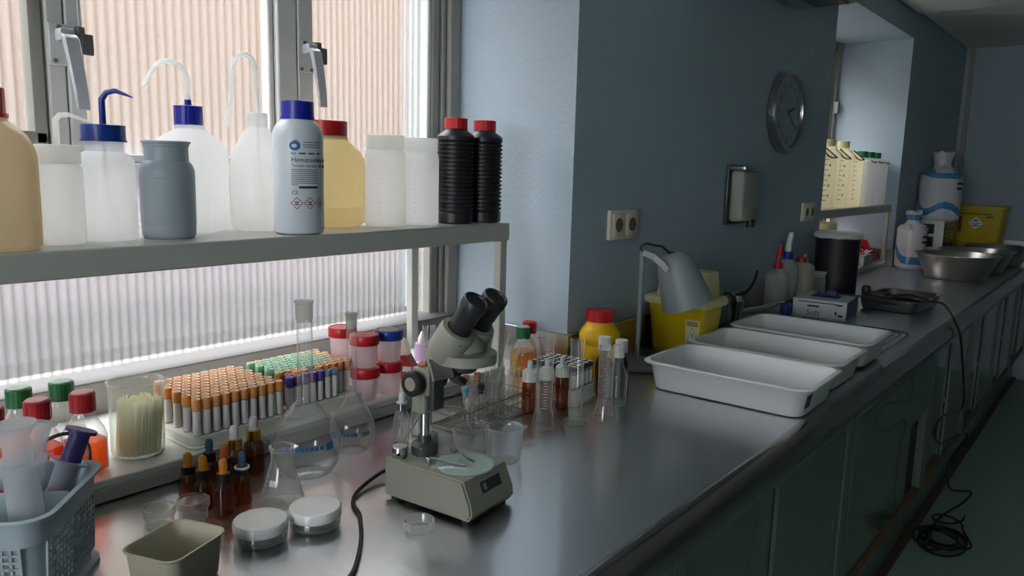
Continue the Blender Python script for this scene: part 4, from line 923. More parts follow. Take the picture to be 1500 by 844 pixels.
for (x, y, r, h, rz_, lb) in ((-.893, .993, .0302, .056, -2.2, 'low glass beaker just behind the microscope stage, nearer the wire rack'), (-.829, 1.013, .0298, .0635, .9, 'glass beaker to the right of the microscope base')):
    t = thing('beaker', lb, 'beaker', (x, y, CZ), rz_); obj('body', beaker_bm(r, h, .008), 'lab_glass', t)
    obj('graduation', flat([p for i in range(5) for p in strips(-.004, .004, .014+.007*i, .0145+.007*i, 2)], wrap=r+.0002), 'ink_pale', t, rot=(0, 0, 1.2))
# measuring cylinders
def flare_cyl(x, y, rb, rt, h, label, m='lab_glass', rz=0., lean=(0, 0)):
    t = thing('measuring_cylinder', label, 'measuring cylinder', (x, y, CZ), rot=(lean[0], lean[1], rz))
    obj('body', lathe([(0, .004), (rb*.8, .0), (rb, .0012), (rb*1.0, .005), (rb*.93, .010), (rt*1.12, .030), (rt, .042), (rt, h-.003), (rt*1.08, h), (rt*.95, h)], 36), m, t)
    g = flat([p for i in range(22) for p in strips(-.010 if i % 5 == 0 else -.006, .002, .045+(h-.06)*i/22, .0455+(h-.06)*i/22, 2)], wrap=rt+.0003); obj('graduation', g, 'ink_pale', t, rot=(0, 0, .9))
    return t
flare_cyl(-.886, 1.203, .0235, .0172, .186, 'tall flared-foot measuring cylinder in front of the brown dropper bottles')
flare_cyl(-.826, 1.338, .0245, .0160, .158, 'short flared-foot measuring cylinder in front of the white-capped bottles', 'glass_green')
t = thing('measuring_cylinder', 'slim glass measuring cylinder on a broad hexagonal foot, between the two flared ones', 'measuring cylinder', (-.856, 1.272, CZ), .3)
obj('foot', lathe([(0, 0), (.026, 0), (.0275, .002), (.0265, .005), (.016, .009), (.0135, .014)], 6), 'glass_green', t, sharp=20)
obj('body', lathe([(0, .014), (.0120, .014), (.0140, .02), (.0140, .172), (.0160, .177), (.0136, .178)], 32), 'lab_glass', t)
# brown dropper bottles with white ribbed caps
for (x, y, r, lb) in ((-.966, 1.258, .0158, 'brown bottle with a white teat cap, right beside the wire rack'), (-.950, 1.298, .0152, 'brown bottle with a white teat cap, seen through the tall measuring cylinder'), (-.938, 1.338, .0150, 'brown bottle with a white teat cap, left of the slim measuring cylinder')):
    t = thing('dropper_bottle', lb, 'bottle', (x, y, CZ))
    obj('body', lathe([(0, .0015), (r*.86, .0005), (r, .003), (r, .060), (r*.95, .066), (r*.7, .071), (r*.68, .074)], 30), 'amber_glass', t)
    obj('cap', ridges(r*1.02, .073, .092, 0, .0009, 36), 'white_plastic', t); obj('teat', lathe([(r*.9, .0928), (r*.75, .096), (r*.36, .099), (r*.34, .112), (r*.22, .1145), (0, .115)], 22), 'white_rubber', t); obj('ring', lathe([(r*1.0, .0705), (r*1.06, .071), (r*1.06, .0725), (r*1.0, .073)], 30), 'white_plastic', t)
# foam rack of small vials with dark-rimmed white caps
t = thing('foam_rack', 'white foam rack of small dark-capped vials in front of the yellow jar', 'rack', (-.985, 1.405, CZ), .08)
obj('tray', loft([(.066, .052, .006, 0), (.066, .052, .006, .006), (.062, .048, .006, .0065), (.060, .046, .006, .032), (.059, .045, .006, .033)]), 'foam', t)
vp = None
for i in range(7):
    for j in range(5):
        p = Rz(.08) @ Vector((-.051+.017*i, -.0365+.0182*j, 0)); x, y = -.985+p.x, 1.405+p.y
        if vp is None:
            vp = thing('sample_vial', 'small vial with a navy-rimmed white cap standing in the foam rack by the yellow jar', 'vial', (x, y, CZ+.031), 0, 'navy-capped vials in the foam rack by the yellow jar')
            obj('vial_wall', lathe([(0, 0), (.0062, .001), (.0062, .046)], 12), 'tube_body', vp); obj('vial_label', lathe([(.0065, .008), (.0065, .036)], 12), 'tube_label', vp)
            M['navy'] = mat('navy_vial_cap', lin(52, 54, 74), .5)
            c = obj('cap', lathe([(.0074, .044), (.0078, .045), (.0078, .0545), (.0066, .0555)], 14), 'navy', vp); obj('cap_disc', lathe([(.0066, .0555), (.0045, .0562), (.0018, .0545), (0, .0545)], 14), 'white_plastic', c)
        else: dup(vp, (x, y, CZ+.031), 0)
# reagent bottles by the window reveal
def reagent2(x, y, capm, topm, liq, lv, label):
    n0 = RZ; globals()['RZ'] = CZ; reagent(x, y, capm, topm, liq, lv, label); globals()['RZ'] = n0
reagent2(-1.160, 1.478, 'green_cap', 'pale_green_top', 'yellow_oil', .066, 'green-capped bottle of yellow liquid behind the test tubes')
reagent2(-1.188, 1.540, 'red_cap', 'red_cap', 'pink_liquid', .052, 'red-capped bottle of pinkish liquid behind the test tubes')
t = thing('storage_jar', 'opaque yellow jar with a red screw lid at the wall corner', 'jar', (-1.036, 1.638, CZ), .3)
obj('body', lathe([(0, .001), (.044, 0), (.0485, .004), (.0495, .010), (.0495, .074), (.0485, .078), (.0488, .082), (.052, .090), (.0525, .102), (.050, .112), (.043, .122), (.037, .129), (.0355, .136), (.0355, .142)], 48), 'yellow_plastic', t)
obj('lid', ridges(.0362, .1385, .166, 0, .0005), 'red_cap', t)
# white-capped bottles
t = thing('flat_bottle', 'small clear bottle half full of water with a white cap', 'bottle', (-.858, 1.440, CZ))
obj('body', lathe([(0, .002), (.019, .0005), (.0212, .003), (.0212, .066), (.019, .076), (.012, .089), (.0105, .094), (.0105, .112)], 32), 'glass', t); obj('liquid', lathe([(0, .003), (.0198, .004), (.0198, .054), (0, .054)], 30), 'water', t); obj('cap', ridges(.0128, .110, .136, 0, .0006, 36), 'white_plastic', t)
for (x, y, hh, lb) in ((-.888, 1.500, .134, 'dark glass bottle with a white cap behind the clear water bottle'), (-.918, 1.475, .140, 'dark bottle with a white cap behind the short measuring cylinder')):
    t = thing('dark_bottle', lb, 'bottle', (x, y, CZ)); M['dark_glass'] = M.get('dark_glass') or mat('near_black_glass', lin(34, 34, 42), .1, noise=.02)
    k = hh/.14
    obj('body', lathe([(0, .001), (.019, 0), (.0205, .003), (.0205, .072*k), (.018, .085*k), (.011, .098*k), (.0105, .112*k)], 32), 'dark_glass' if hh < .138 else 'amber_glass', t); obj('cap', ridges(.0148, .111*k, hh, 0, .0006, 36), 'white_plastic', t)
# ------------------------------------------------------------------ trays
M['tray'] = milky('white_tray_plastic', lin(226, 228, 230), .12, rough=.35)
def tray(label, cx, cy, rz, z=CZ, ht=.070):
    t = thing('wash_tray', label, 'tray', (cx, cy, z), rz)
    hx, hy = .197, .130
    S = [(hx-.026, hy-.026, .025, .0), (hx-.020, hy-.020, .03, .003), (hx-.008, hy-.008, .034, ht-.006), (hx-.006, hy-.006, .034, ht-.003), (hx+.004, hy+.004, .036, ht-.004), (hx+.005, hy+.005, .036, ht-.001), (hx+.003, hy+.003, .036, ht+.001), (hx-.007, hy-.007, .034, ht+.001), (hx-.0105, hy-.0105, .032, ht-.003), (hx-.022, hy-.022, .028, .006), (hx-.028, hy-.028, .022, .003)]
    obj('basin', loft(S, n=8), 'tray', t)
    return t
t1 = tray('white plastic tray nearest the camera, with a small dark sticker on its end', -.692, 1.728, .022)
st = obj('sticker', B(-.017, .017, -.0004, .0004, -.015, .015), 'ink', t1, loc=(.1842, -.082, .037), rot=(math.radians(9), 0, PI/2)); 
obj('lettering', flat([bar(-.011, .011, .004, .0055), bar(-.011, .006, 0, .0014), bar(-.011, .009, -.004, -.0028)]), 'ink_grey', st)['kind'] = 'stuff'
tray('white plastic tray in the middle of the three', -.709, 2.002, .005)
t3 = tray('white plastic tray farthest of the three, holding a dark scrap', -.712, 2.275, 0., CZ+.006)
M['dark_scrap'] = mat('dark_brown_scrap', lin(70, 62, 50), .6, noise=.2)
tag(obj('scrub_pad', loft([(.040, .022, .02, 0), (.046, .027, .022, .004), (.040, .022, .02, .012), (.026, .012, .01, .016)], n=6), 'dark_scrap', loc=(-.63, 2.235, CZ+.0125), rot=(0, 0, .3)), 'dark brown oval pad lying in the farthest white tray', 'pad')
# ------------------------------------------------------------------ lamp, sharps bin, tap
M['lamp_grey'] = mat('matt_grey_lamp_paint', lin(134, 140, 146), .42, noise=.03); M['lamp_arm'] = mat('pale_grey_lamp_arm', lin(172, 174, 176), .45, noise=.03)
lp = thing('desk_lamp', 'grey desk lamp with a bell shade, in front of the yellow sharps bin', 'lamp', (-.998, 1.768, CZ))
obj('base', cyl(.074, 0, .016, 44, bev=.004), 'lamp_grey', lp); obj('pole', cyl(.0068, .015, .312, 18, bev=.002), 'lamp_grey', lp)
rd = Vector((.776, .63, 0)); up_d = Vector((0, 0, 1))
apex = rd*.076+Vector((0, 0, .309)); dn = (-up_d*math.cos(.36)+rd*math.sin(.36))
q = dn.to_track_quat('Z', 'Y').to_matrix().to_4x4()
obj('shade', lathe([(.012, 0), (.026, .003), (.038, .012), (.046, .028), (.052, .050), (.060, .095), (.0675, .145), (.066, .145), (.058, .094), (.050, .050), (.043, .028), (.03, .014), (0, .010)], 48, mtx=T(*apex) @ q), 'lamp_grey', lp)
obj('bulb', lathe([(0, .02), (.012, .022), (.014, .05), (.024, .075), (.028, .095), (.02, .115), (0, .122)], 24, mtx=T(*apex) @ q), 'white_plastic', lp)
ca = Vector((.63, -.776, 0))
pts = [Vector((0, 0, .309))+ca*.012, rd*.022+Vector((0, 0, .302))+ca*.045, rd*.045+Vector((0, 0, .283))+ca*.052, rd*.058+Vector((0, 0, .268))+ca*.053]
bm = bmesh.new(); sec = []
for i, p in enumerate(pts):
    tng = (pts[min(i+1, 3)]-pts[max(i-1, 0)]).normalized(); n = tng.cross(ca).normalized(); w = .0075
    sec.append([bm.verts.new(p+n*w+ca*.0015), bm.verts.new(p+n*w-ca*.0015), bm.verts.new(p-n*w-ca*.0015), bm.verts.new(p-n*w+ca*.0015)])
for a, b in zip(sec, sec[1:]):
    for i in range(4): bm.faces.new((a[i], a[(i+1) % 4], b[(i+1) % 4], b[i]))
bm.faces.new(sec[0][::-1]); bm.faces.new(sec[-1]); obj('arm', bm, 'lamp_arm', lp)
obj('flex', tube([(0, 0, .310), rd*-.006+Vector((0, 0, .322)), rd*.008+Vector((0, 0, .332)), rd*.030+Vector((0, 0, .328)), rd*.048+Vector((0, 0, .326)), rd*.06+Vector((0, 0, .318)), apex+dn*.006], .0032, 8, smooth=5), 'rubber', lp)
sb = thing('sharps_bin', 'yellow sharps bin with a cream lid behind the grey lamp', 'bin', (-1.001, 2.045, CZ))
obj('body', loft([(.076, .052, .014, 0), (.078, .054, .014, .006), (.090, .066, .016, .142), (.091, .067, .016, .144)]), 'bin_yellow', sb)
ld = obj('lid', loft([(.100, .074, .016, .140), (.103, .077, .018, .144), (.103, .077, .018, .158), (.098, .072, .016, .163)]), 'bin_lid', sb); obj('lid_hood', loft([(.080, .05, .01, .163, 0, .01), (.074, .042, .012, .232, .002, .012), (.070, .038, .012, .238, .002, .012)]), 'bin_lid', sb)
lab = obj('hazard_label', B(-.022, .022, -.0006, .0, -.045, .03), 'bin_lid', sb, loc=(.055, -.0605, .075), rot=(math.radians(5), 0, 0))
tri = flat([[(-.014, -.034), (.014, -.034), (0, .006)]], off=.0010); obj('triangle', tri, 'ink_pale', lab)
obj('hazard_symbol', flat([[(-.0155, -.0355), (.0155, -.0355), (.0145, -.0338), (-.0145, -.0338)], [(-.0155, -.0355), (-.0138, -.0345), (.0003, .0065), (0, .0092)], [(.0155, -.0355), (0, .0092), (-.0003, .0065), (.0138, -.0345)], bar(-.0016, .0016, -.022, -.008), bar(-.005, .005, -.029, -.024)], off=.0014), 'ink', lab)['kind'] = 'stuff'
obj('small_print', flat([bar(-.018, .018, .022-.005*i, .0245-.005*i) for i in range(3)], off=.0010), 'ink_red', lab)['kind'] = 'stuff'
obj('foot', B(-.02, .02, -.056, -.05, 0, .006), 'rubber', sb)
M['bottle_green'] = mat('dull_green_plastic', lin(96, 118, 98), .5, noise=.05)
tag(obj('detergent_box', B(-.028, .028, -.03, .03, 0, .108, bev=.004), 'bottle_green', loc=(-1.045, 2.36, CZ)), 'dull green box standing between the sharps bin and the tap', 'box')
tp = thing('tap', 'chrome sink tap with a long black elbow lever and a slender spout', 'tap', (-1.04, 2.52, CZ))
obj('body', lathe([(0, 0), (.028, 0), (.028, .006), (.020, .010), (.019, .055), (.024, .060), (.024, .085), (.018, .092), (.012, .104), (0, .106)], 28), 'steel_smooth', tp)
obj('spout', tube([(0, -.0, .05), (.02, .02, .052), (.048, .10, .055), (.052, .25, .056), (.052, .37, .050), (.052, .41, .036), (.052, .417, .014)], .0085, 12, smooth=5), 'chrome', tp); obj('aerator', cyl(.0105, 0, .02, 16, mtx=T(.052, .417, 0)), 'steel_smooth', tp)
obj('lever', tube([(0, 0, .104), (.0, .03, .105), (.002, .08, .112), (.004, .125, .140), (.006, .145, .178)], [.007, .006, .0055, .005, .0045], 8, smooth=4), 'black_plastic', tp)
obj('side_handle', tube([(0, 0, .08), (.0, -.04, .10), (.0, -.075, .118), (0, -.11, .122)], .005, 8, smooth=4), 'black_plastic', tp)
t = thing('tap_nozzle', 'small ribbed royal-blue plastic bottle beside the glove box', 'bottle', (-.968, 2.79, CZ)); obj('body', lathe([(0, 0), (.0175, .001), (.0175, .01), (.0165, .012), (.0175, .014), (.0175, .024), (.0165, .026), (.0175, .028), (.0175, .04), (.012, .05), (0, .052)], 24), 'blue_cap', t)
# ------------------------------------------------------------------ far worktop: bottles, glove box, tray of tools
def plastic_bottle(name, label, x, y, r, hs, hn, rn, m, sq=False, rz=0.):
    t = thing(name, label, 'bottle', (x, y, CZ), rz)
    if sq: obj('body', loft([(r*.9, r*.9, r*.4, 0), (r, r, r*.45, .005), (r, r, r*.45, hs), (r*.8, r*.8, r*.5, hs+(hn-hs)*.6), (rn, rn, rn*.99, hn)], n=6), m, t)
    else: obj('body', lathe([(0, .001), (r*.92, 0), (r, .005), (r, hs), (r*.9, hs+(hn-hs)*.35), (rn*1.3, hn-.004), (rn, hn)], 36), m, t)
    return t
t = plastic_bottle('spray_bottle', 'white plastic bottle with an upright red nozzle by the wall', -1.047, 2.90, .043, .135, .166, .016, 'ldpe')
cap(t, 'red_cap', .0175, .164, .184, 'collar', 32); obj('nozzle', tube([(0, 0, .182), (0, 0, .20), (.002, .004, .225), (.004, .006, .255)], [.010, .009, .0095, .008], 12), 'red_cap', t)
t = plastic_bottle('spray_bottle', 'white plastic bottle with a blue collar and white nozzle by the wall', -1.049, 3.005, .041, .15, .195, .015, 'ldpe')
cap(t, 'blue_deep', .0185, .193, .222, 'collar', 32); obj('nozzle', tube([(0, 0, .22), (0, 0, .25), (.003, .005, .285), (.004, .006, .298)], [.012, .012, .011, .009], 12), 'white_plastic', t)
t = plastic_bottle('handled_jug', 'cloudy plastic jug with a dark red cap and loop handle', -1.042, 3.150, .046, .15, .172, .016, 'straw', True)
cap(t, 'dark_red_cap', .019, .170, .190, 'cap', 32); obj('handle', tube([(.006, .012, .172), (.006, .018, .195), (.006, .038, .196), (.006, .047, .17), (.006, .046, .145)], .005, 8, smooth=4), 'straw', t)
t = thing('storage_jar', 'small white screw-top jar in front of the black cylinder', 'jar', (-1.02, 3.29, CZ)); obj('body', lathe([(0, .001), (.034, 0), (.037, .004), (.037, .088), (.033, .098), (.029, .102)], 32), 'ldpe', t); obj('lid', lathe([(.033, .1), (.034, .101), (.034, .112), (.038, .114), (.038, .120), (0, .121)], 32), 'white_lid', t)
t = thing('waste_cylinder', 'tall black cylinder with a pale foam top on the worktop at the pillar end', 'cylinder', (-.990, 3.435, CZ)); obj('drum', lathe([(0, .012), (.086, .012), (.089, .265), (0, .265)], 40), mat('aubergine_black_vinyl', lin(34, 28, 40), .5), t)
rgn = random.Random(2); fb = loft([(.090, .090, .08, .258), (.096, .096, .085, .266), (.097, .097, .085, .276), (.088, .088, .08, .284)], n=7)
for v in fb.verts: v.co += Vector((rgn.uniform(-.002, .002), rgn.uniform(-.002, .002), rgn.uniform(-.002, .002)))
obj('foam_rim', fb, 'white_plastic', t); obj('base_disc', cyl(.094, 0, .014, 40, bev=.004), 'white_plastic', t)
tape_m = obj('side_tape', lathe([(.0885, .014), (.0905, .262)], 40), 'straw', t)
bmx = bmesh.new(); bmx.from_mesh(tape_m.data); bmesh.ops.delete(bmx, geom=[f for f in bmx.faces if not (.35 < math.atan2(f.calc_center_median().y, f.calc_center_median().x) < .75)], context='FACES'); bmx.to_mesh(tape_m.data); bmx.free()
u = Vector((math.cos(.105), math.sin(.105), 0)); gy = math.atan2(u.y, u.x)
M['card_white'] = mat('pale_grey_card', lin(206, 210, 214), .6, noise=.03); M['card_blue'] = mat('navy_card', lin(52, 62, 120), .55, noise=.05); M['purple_glove'] = mat('lilac_glove', lin(86, 80, 120), .55, noise=.1)
gb = thing('glove_box', 'pale glove box with the word Soft, near the steel instrument tray', 'box', (-.965+u.x*.094-u.y*.115, 2.858+u.y*.094+u.x*.115, CZ), gy)
obj('carton', B(-.094, .094, -.115, .115, 0, .068, bev=.001, seg=1), 'card_white', gb); obj('end_panel', B(.0945, .095, -.114, .114, .001, .066), 'card_blue', gb)
obj('lettering', text_mesh('Soft', .030, 0, 'LEFT'), 'ink_blue', gb, loc=(-.045, -.1152, .010)); sp = flat([bar(-.042, .0, .040, .047)]+[bar(-.075, .06, .056, .0595)]+[bar(.058, .08, .052, .058), bar(.055, .062, .018, .03), bar(.066, .082, .012, .02)]); obj('small_print', sp, 'ink', gb, loc=(0, -.1152, 0))['kind'] = 'stuff'
obj('glove_slot', B(-.05, .05, -.04, .04, .068, .0685), 'card_blue', gb)
gl = lathe([(0, .0), (.03, .002), (.042, .006), (.03, .016), (.012, .02), (0, .019)], 18)
for v in gl.verts: v.co.x *= 1+.3*math.sin(7*v.co.y*30); v.co.z *= 1+.5*math.sin(v.co.x*90)
obj('glove_tuft', gl, 'purple_glove', gb, loc=(.0, .01, .068))
rod_between('scalpel_handle', 'thin dark instrument lying across the top of the glove box', 'instrument', (-.90, 3.045, CZ+.0725), (-.76, 3.06, CZ+.0725), .003, 'black_plastic')
M['tray_steel'] = mat('dull_tray_steel', lin(128, 128, 128), .3, 1., noise=.1)
it = thing('instrument_tray', 'dull steel instrument tray holding a black corded tool, near the worktop edge', 'tray', (-.715, 3.392, CZ), -.06)
obj('tray_pan', loft([(.095, .165, .03, 0), (.1, .17, .035, .003), (.110, .182, .04, .045), (.116, .188, .042, .046), (.116, .188, .042, .048), (.108, .180, .04, .047), (.098, .168, .035, .005), (.09, .16, .03, .004)], n=7), 'tray_steel', it)
hn = B(-.025, .045, -.1895, -.184, .022, .032, bev=.001, seg=1, mtx=None); obj('tray_handle', hn, 'steel_smooth', it)
tl = thing('corded_tool', 'black corded electric tool lying across the steel instrument tray', 'tool', (-.715, 3.285, CZ+.052), -.05)
obj('grip', tube([(-.01, 0, 0), (.02, 0, .003), (.05, 0, .006), (.085, 0, .003), (.11, 0, 0)], [.010, .014, .016, .013, .008], 12), 'black_plastic', tl); obj('strain_relief', tube([(.108, 0, 0), (.15, 0, .001)], [.006, .0045], 10), 'rubber', tl)
t = thing('corded_tool', 'black flat case with a round knob at the left end of the steel tray', 'case', (-.80, 3.30, CZ+.049), -.05); obj('case_body', B(-.03, .06, -.04, .04, 0, .012, bev=.003), 'black_plastic', t); obj('knob', lathe([(.018, 0), (.018, .014), (.014, .024), (0, .028)], 24, mtx=T(-.025, 0, .010)), 'black_plastic', t)
cpts = [(-.568, 3.275, CZ+.052), (-.54, 3.28, CZ+.048), (-.505, 3.22, CZ+.028), (-.470, 3.11, CZ+.016), (-.447, 3.10, .87), (-.442, 3.18, .77), (-.442, 3.28, .66), (-.442, 3.335, .57), (-.442, 3.28, .548), (-.44, 3.08, .585), (-.44, 2.88, .62), (-.44, 2.78, .606), (-.44, 2.80, .565), (-.44, 2.93, .51), (-.43, 3.18, .475), (-.42, 3.36, .44), (-.43, 3.34, .40), (-.45, 3.24, .36), (-.45, 3.22, .29), (-.44, 3.30, .22), (-.40, 3.50, .16), (-.41, 3.42, .14), (-.46, 3.20, .13), (-.47, 3.10, .08), (-.48, 3.14, .02)]
for k in range(76):
    a = k*.5; rr = .085+.022*math.sin(a*.37)+.012*math.sin(a*1.7); cpts.append((-.455+rr*.85*math.cos(a)+.01*math.sin(a*.2), 3.29+rr*1.15*math.sin(a), .006+.0006*k*.5+.003*math.sin(a*.9)))
for k in range(14):
    a = k*.5; cpts.append((-.455+.055*math.cos(a), 3.40+.07*math.sin(a), .030+.004*k))
tag(obj('tool_cord', tube(cpts, .0042, 7, smooth=4), 'rubber'), 'black cord hanging from the steel tray over the worktop edge and coiled on the floor', 'cord')
# bowls
def bowl(label, x, y, rb, rt, h):
    t = thing('steel_bowl', label, 'bowl', (x, y, CZ))
    obj('body', lathe([(0, .002), (rb*.94, 0), (rb, .006), (rt*.98, h-.004), (rt*1.03, h-.001), (rt*1.03, h+.001), (rt*.97, h), (rb*.98, .008), (0, .004)], 56), 'steel_mid', t)
bowl('flared steel bowl, nearest of the three at the far end', -.718, 4.61, .142, .199, .130)
bowl('flared steel bowl partly hidden behind the nearest steel bowl', -.700, 5.07, .140, .190, .122)
bowl('flared steel bowl farthest along the worktop, near the yellow bin', -.665, 5.62, .135, .188, .112)
# ------------------------------------------------------------------ far window shelf
def can(x, y, hx, hy, h, hc, m, capm, label, handle=True, group=None):
    t = thing('jerrycan', label, 'jerrycan', (x, y, 1.2625))
    obj('body', loft([(hx*.94, hy*.94, .02, 0), (hx, hy, .024, .008), (hx, hy, .024, h), (hx*.72, hy*.62, .024, h+(hc-h)*.32), (.034, .034, .03, hc-.045), (.027, .027, .0265, hc-.04), (.027, .027, .0265, hc-.03)], n=5), m, t)
    cap(t, capm, .030, hc-.032, hc, seg=32)
    if handle: obj('handle', tube([(hx*.5, -hy*.2, hc-.05), (hx+.002, -hy*.45, h+.004), (hx+.004, 0, h-.002), (hx+.004, hy*.8, h), (hx*.5, hy*.4, hc-.045)], .0032, 6), 'rubber', t)
    return t
for i, (y, lb) in enumerate(((3.83, 'cream jerrycan half hidden by the pillar, on the far window shelf'), (4.06, 'cream graduated jerrycan, middle of the three on the far window shelf'), (4.30, 'cream jerrycan beside the white jerrycans on the far window shelf'))):
    t = can(-1.255, y, .085, .100, .245, .338, 'straw', 'bin_lid', lb)
    pl = []
    for k in range(9): pl += [bar(-.085, -.05 if k % 2 else -.03, .04+.024*k, .0425+.024*k)]
    pl += [bar(-.087, -.085, .04, .24)]
    obj('graduation', flat(pl), 'ink', t, loc=(.0855, 0, 0), rot=(0, 0, PI/2))['kind'] = 'stuff'
    for k in range(4):
        if i < 2: obj('lettering', text_mesh(str(1000*(k+1)), .016, 0, 'LEFT'), 'ink', t, loc=(.0857, -.026, .058+.048*k), rot=(0, 0, PI/2))
M['white_can'] = milky('milk_white_can', lin(236, 236, 236), .5)
for y, lb in ((4.545, 'white jerrycan with a green cap beside the cream ones'), (4.685, 'white jerrycan with a green cap, middle of the three white ones'), (4.822, 'white jerrycan with a green cap at the far shelf end')): can(-1.225, y, .062, .066, .238, .295, 'white_can', 'green_cap', lb)
t = thing('storage_jar', 'jar with a cream lid on the far riser behind the black cylinder', 'jar', (-1.23, 4.02, .9375)); obj('body', lathe([(0, 0), (.055, 0), (.06, .006), (.06, .20), (.05, .215)], 32), 'straw', t); obj('lid', cyl(.058, .213, .25, 32, bev=.004), 'bin_lid', t)
def redbin(label, y, w):
    t = thing('parts_bin', label, 'bin', (-1.24, y, .9375))
    bm = bmesh.new(); hx = .075
    pr = [(-hx, 0), (hx, 0), (hx, .045), (hx*.6, .06), (hx*.2, .115), (-hx, .125)]
    obj('bin_side', prism(pr, -w/2, -w/2+.003, mtx=Rx(PI/2)), 'red_cap', t); obj('bin_side', prism(pr, w/2-.003, w/2, mtx=Rx(PI/2)), 'red_cap', t)
    obj('bin_back', B(-hx, -hx+.003, -w/2, w/2, 0, .125), 'red_cap', t); obj('bin_front', B(hx-.003, hx, -w/2, w/2, 0, .045), 'red_cap', t); obj('bin_floor', B(-hx, hx, -w/2, w/2, 0, .003), 'red_cap', t); return t
rgn = random.Random(4)
for k, (y, w, lb) in enumerate(((4.50, .18, 'red parts bin holding white packets, left on the far riser'), (4.72, .2, 'red parts bin holding white packets, right on the far riser'))):
    redbin(lb, y, w)
    for j in range(3):
        o = obj('paper_packet', B(-.03, .03, -.022, .022, -.002, .002, bev=.001, seg=1), 'card_white', loc=(-1.225+.01*j, y-.05+.048*j, .9375+.045), rot=(.3-.25*j, -.9+.2*j, .4*j)); tag(o, ['white packet at the left', 'white packet in the middle', 'white packet at the right'][j]+(' of the left red bin' if k == 0 else ' of the right red bin'), 'packet')
t = thing('carton', 'small white carton in front of the red parts bins', 'box', (-1.148, 4.52, .9375)); obj('carton_body', B(-.014, .014, -.09, .09, 0, .055, bev=.001, seg=1), 'card_white', t); obj('flap', B(-.014, .0, -.09, .09, .055, .057), 'card_white', t)
# ------------------------------------------------------------------ far end: wrapped rolls, drawer unit, bin
def bag_mat():
    q = NT('wrapped_roll_film'); tc = q.n('ShaderNodeTexCoord'); sx = q.n('ShaderNodeSeparateXYZ'); q.l(tc.outputs['Object'], sx.inputs[0])
    nz = q.n('ShaderNodeTexNoise', i_Scale=6.); q.l(tc.outputs['Object'], nz.inputs['Vector'])
    def band(c, w, amp, ph):
        sn = q.n('ShaderNodeMath', operation='SINE'); m = q.n('ShaderNodeMath', operation='MULTIPLY_ADD'); m.inputs[1].default_value = 30.; m.inputs[2].default_value = ph; q.l(sx.outputs[1], m.inputs[0]); q.l(m.outputs[0], sn.inputs[0])
        ma = q.n('ShaderNodeMath', operation='MULTIPLY_ADD'); ma.inputs[1].default_value = -amp; q.l(sn.outputs[0], ma.inputs[0]); q.l(sx.outputs[2], ma.inputs[2])
        cp = q.n('ShaderNodeMath', operation='COMPARE'); cp.inputs[1].default_value = c; cp.inputs[2].default_value = w; q.l(ma.outputs[0], cp.inputs[0]); return cp
    a = band(.10, .022, .05, .6); b = band(.285, .016, .012, 2.)
    ad = q.n('ShaderNodeMath', operation='MAXIMUM'); q.l(a.outputs[0], ad.inputs[0]); q.l(b.outputs[0], ad.inputs[1])
    mx = q.n('ShaderNodeMix', data_type='RGBA'); mx.inputs[6].default_value = lin(226, 222, 226); mx.inputs[7].default_value = lin(78, 150, 208); q.l(ad.outputs[0], mx.inputs[0])
    q.l(mx.outputs[2], q.b.inputs['Base Color']); q.b.inputs['Roughness'].default_value = .28; return q.m
M['bag'] = bag_mat()
def roll_bag(label, x, y, z, r, h, hn, seed):
    t = thing('wrapped_roll', label, 'paper roll', (x, y, z), .5); rg = random.Random(seed)
    pr = [(0, .002), (r*.9, 0), (r, .012), (r*1.01, h*.25), (r*.98, h*.5), (r, h*.8), (r*.97, h*.93), (r*.8, h), (r*.5, h+hn*.12), (r*.36, h+hn*.35), (r*.42, h+hn*.7), (r*.55, h+hn), (r*.3, h+hn*.96)]
    bm = lathe(pr, 30)
    for v in bm.verts:
        k = 1 if v.co.z < h*.97 else 2.6; a = math.atan2(v.co.y, v.co.x)
        f = 1+k*(.018*math.sin(7*a+v.co.z*40+seed)+rg.uniform(-.018, .018)); v.co.x *= f; v.co.y *= f; v.co.z += rg.uniform(-.004, .004)*k*(v.co.z > .01)
    obj('film_wrap', bm, 'bag', t, sharp=12)
    obj('print_marks', flat([q for i in range(2) for q in strips(0, .06-.012*i, h*.74-.03*i, h*.74+.014-.03*i, 5)], wrap=r*1.05), 'card_blue', t, rot=(0, 0, .45))['kind'] = 'stuff'; return t
roll_bag('film-wrapped paper roll with blue swooshes standing on the worktop', -1.008, 4.90, CZ, .080, .245, .085, 1)
dc = thing('drawer_unit', 'small white unit of clear drawers under the larger wrapped roll', 'drawer unit', (-1.0, 5.46, CZ))
obj('shell', B(-.085, .083, -.15, .19, 0, .262, bev=.003), 'white_plastic', dc)
M['smoke'] = mat('smoky_drawer_front', lin(60, 62, 64), .2, noise=.05)
for i in range(3):
    w = obj('drawer', B(-.066, .030, -.153, -.149, .022+.08*i, .082+.08*i, bev=.0015, seg=1), 'smoke', dc); obj('drawer_contents', B(-.05, .0, -.1535, -.153, .034+.08*i, .06+.08*i), 'ink_grey', w)
    for j in range(2):
        dr = obj('drawer', B(.083, .087, -.140+.165*j, .015+.165*j, .012+.082*i, .086+.082*i, bev=.0015, seg=1), 'smoke', dc); obj('pull', B(.087, .093, -.08+.165*j, -.05+.165*j, .044+.082*i, .052+.082*i, bev=.001, seg=1), 'smoke', dr)
roll_bag('larger film-wrapped paper roll standing on the drawer unit', -.985, 5.43, CZ+.2635, .122, .30, .12, 5)
yb = thing('waste_bin', 'large ochre-yellow waste bin with a biohazard diamond in the far corner', 'bin', (-.865, 6.22, CZ))
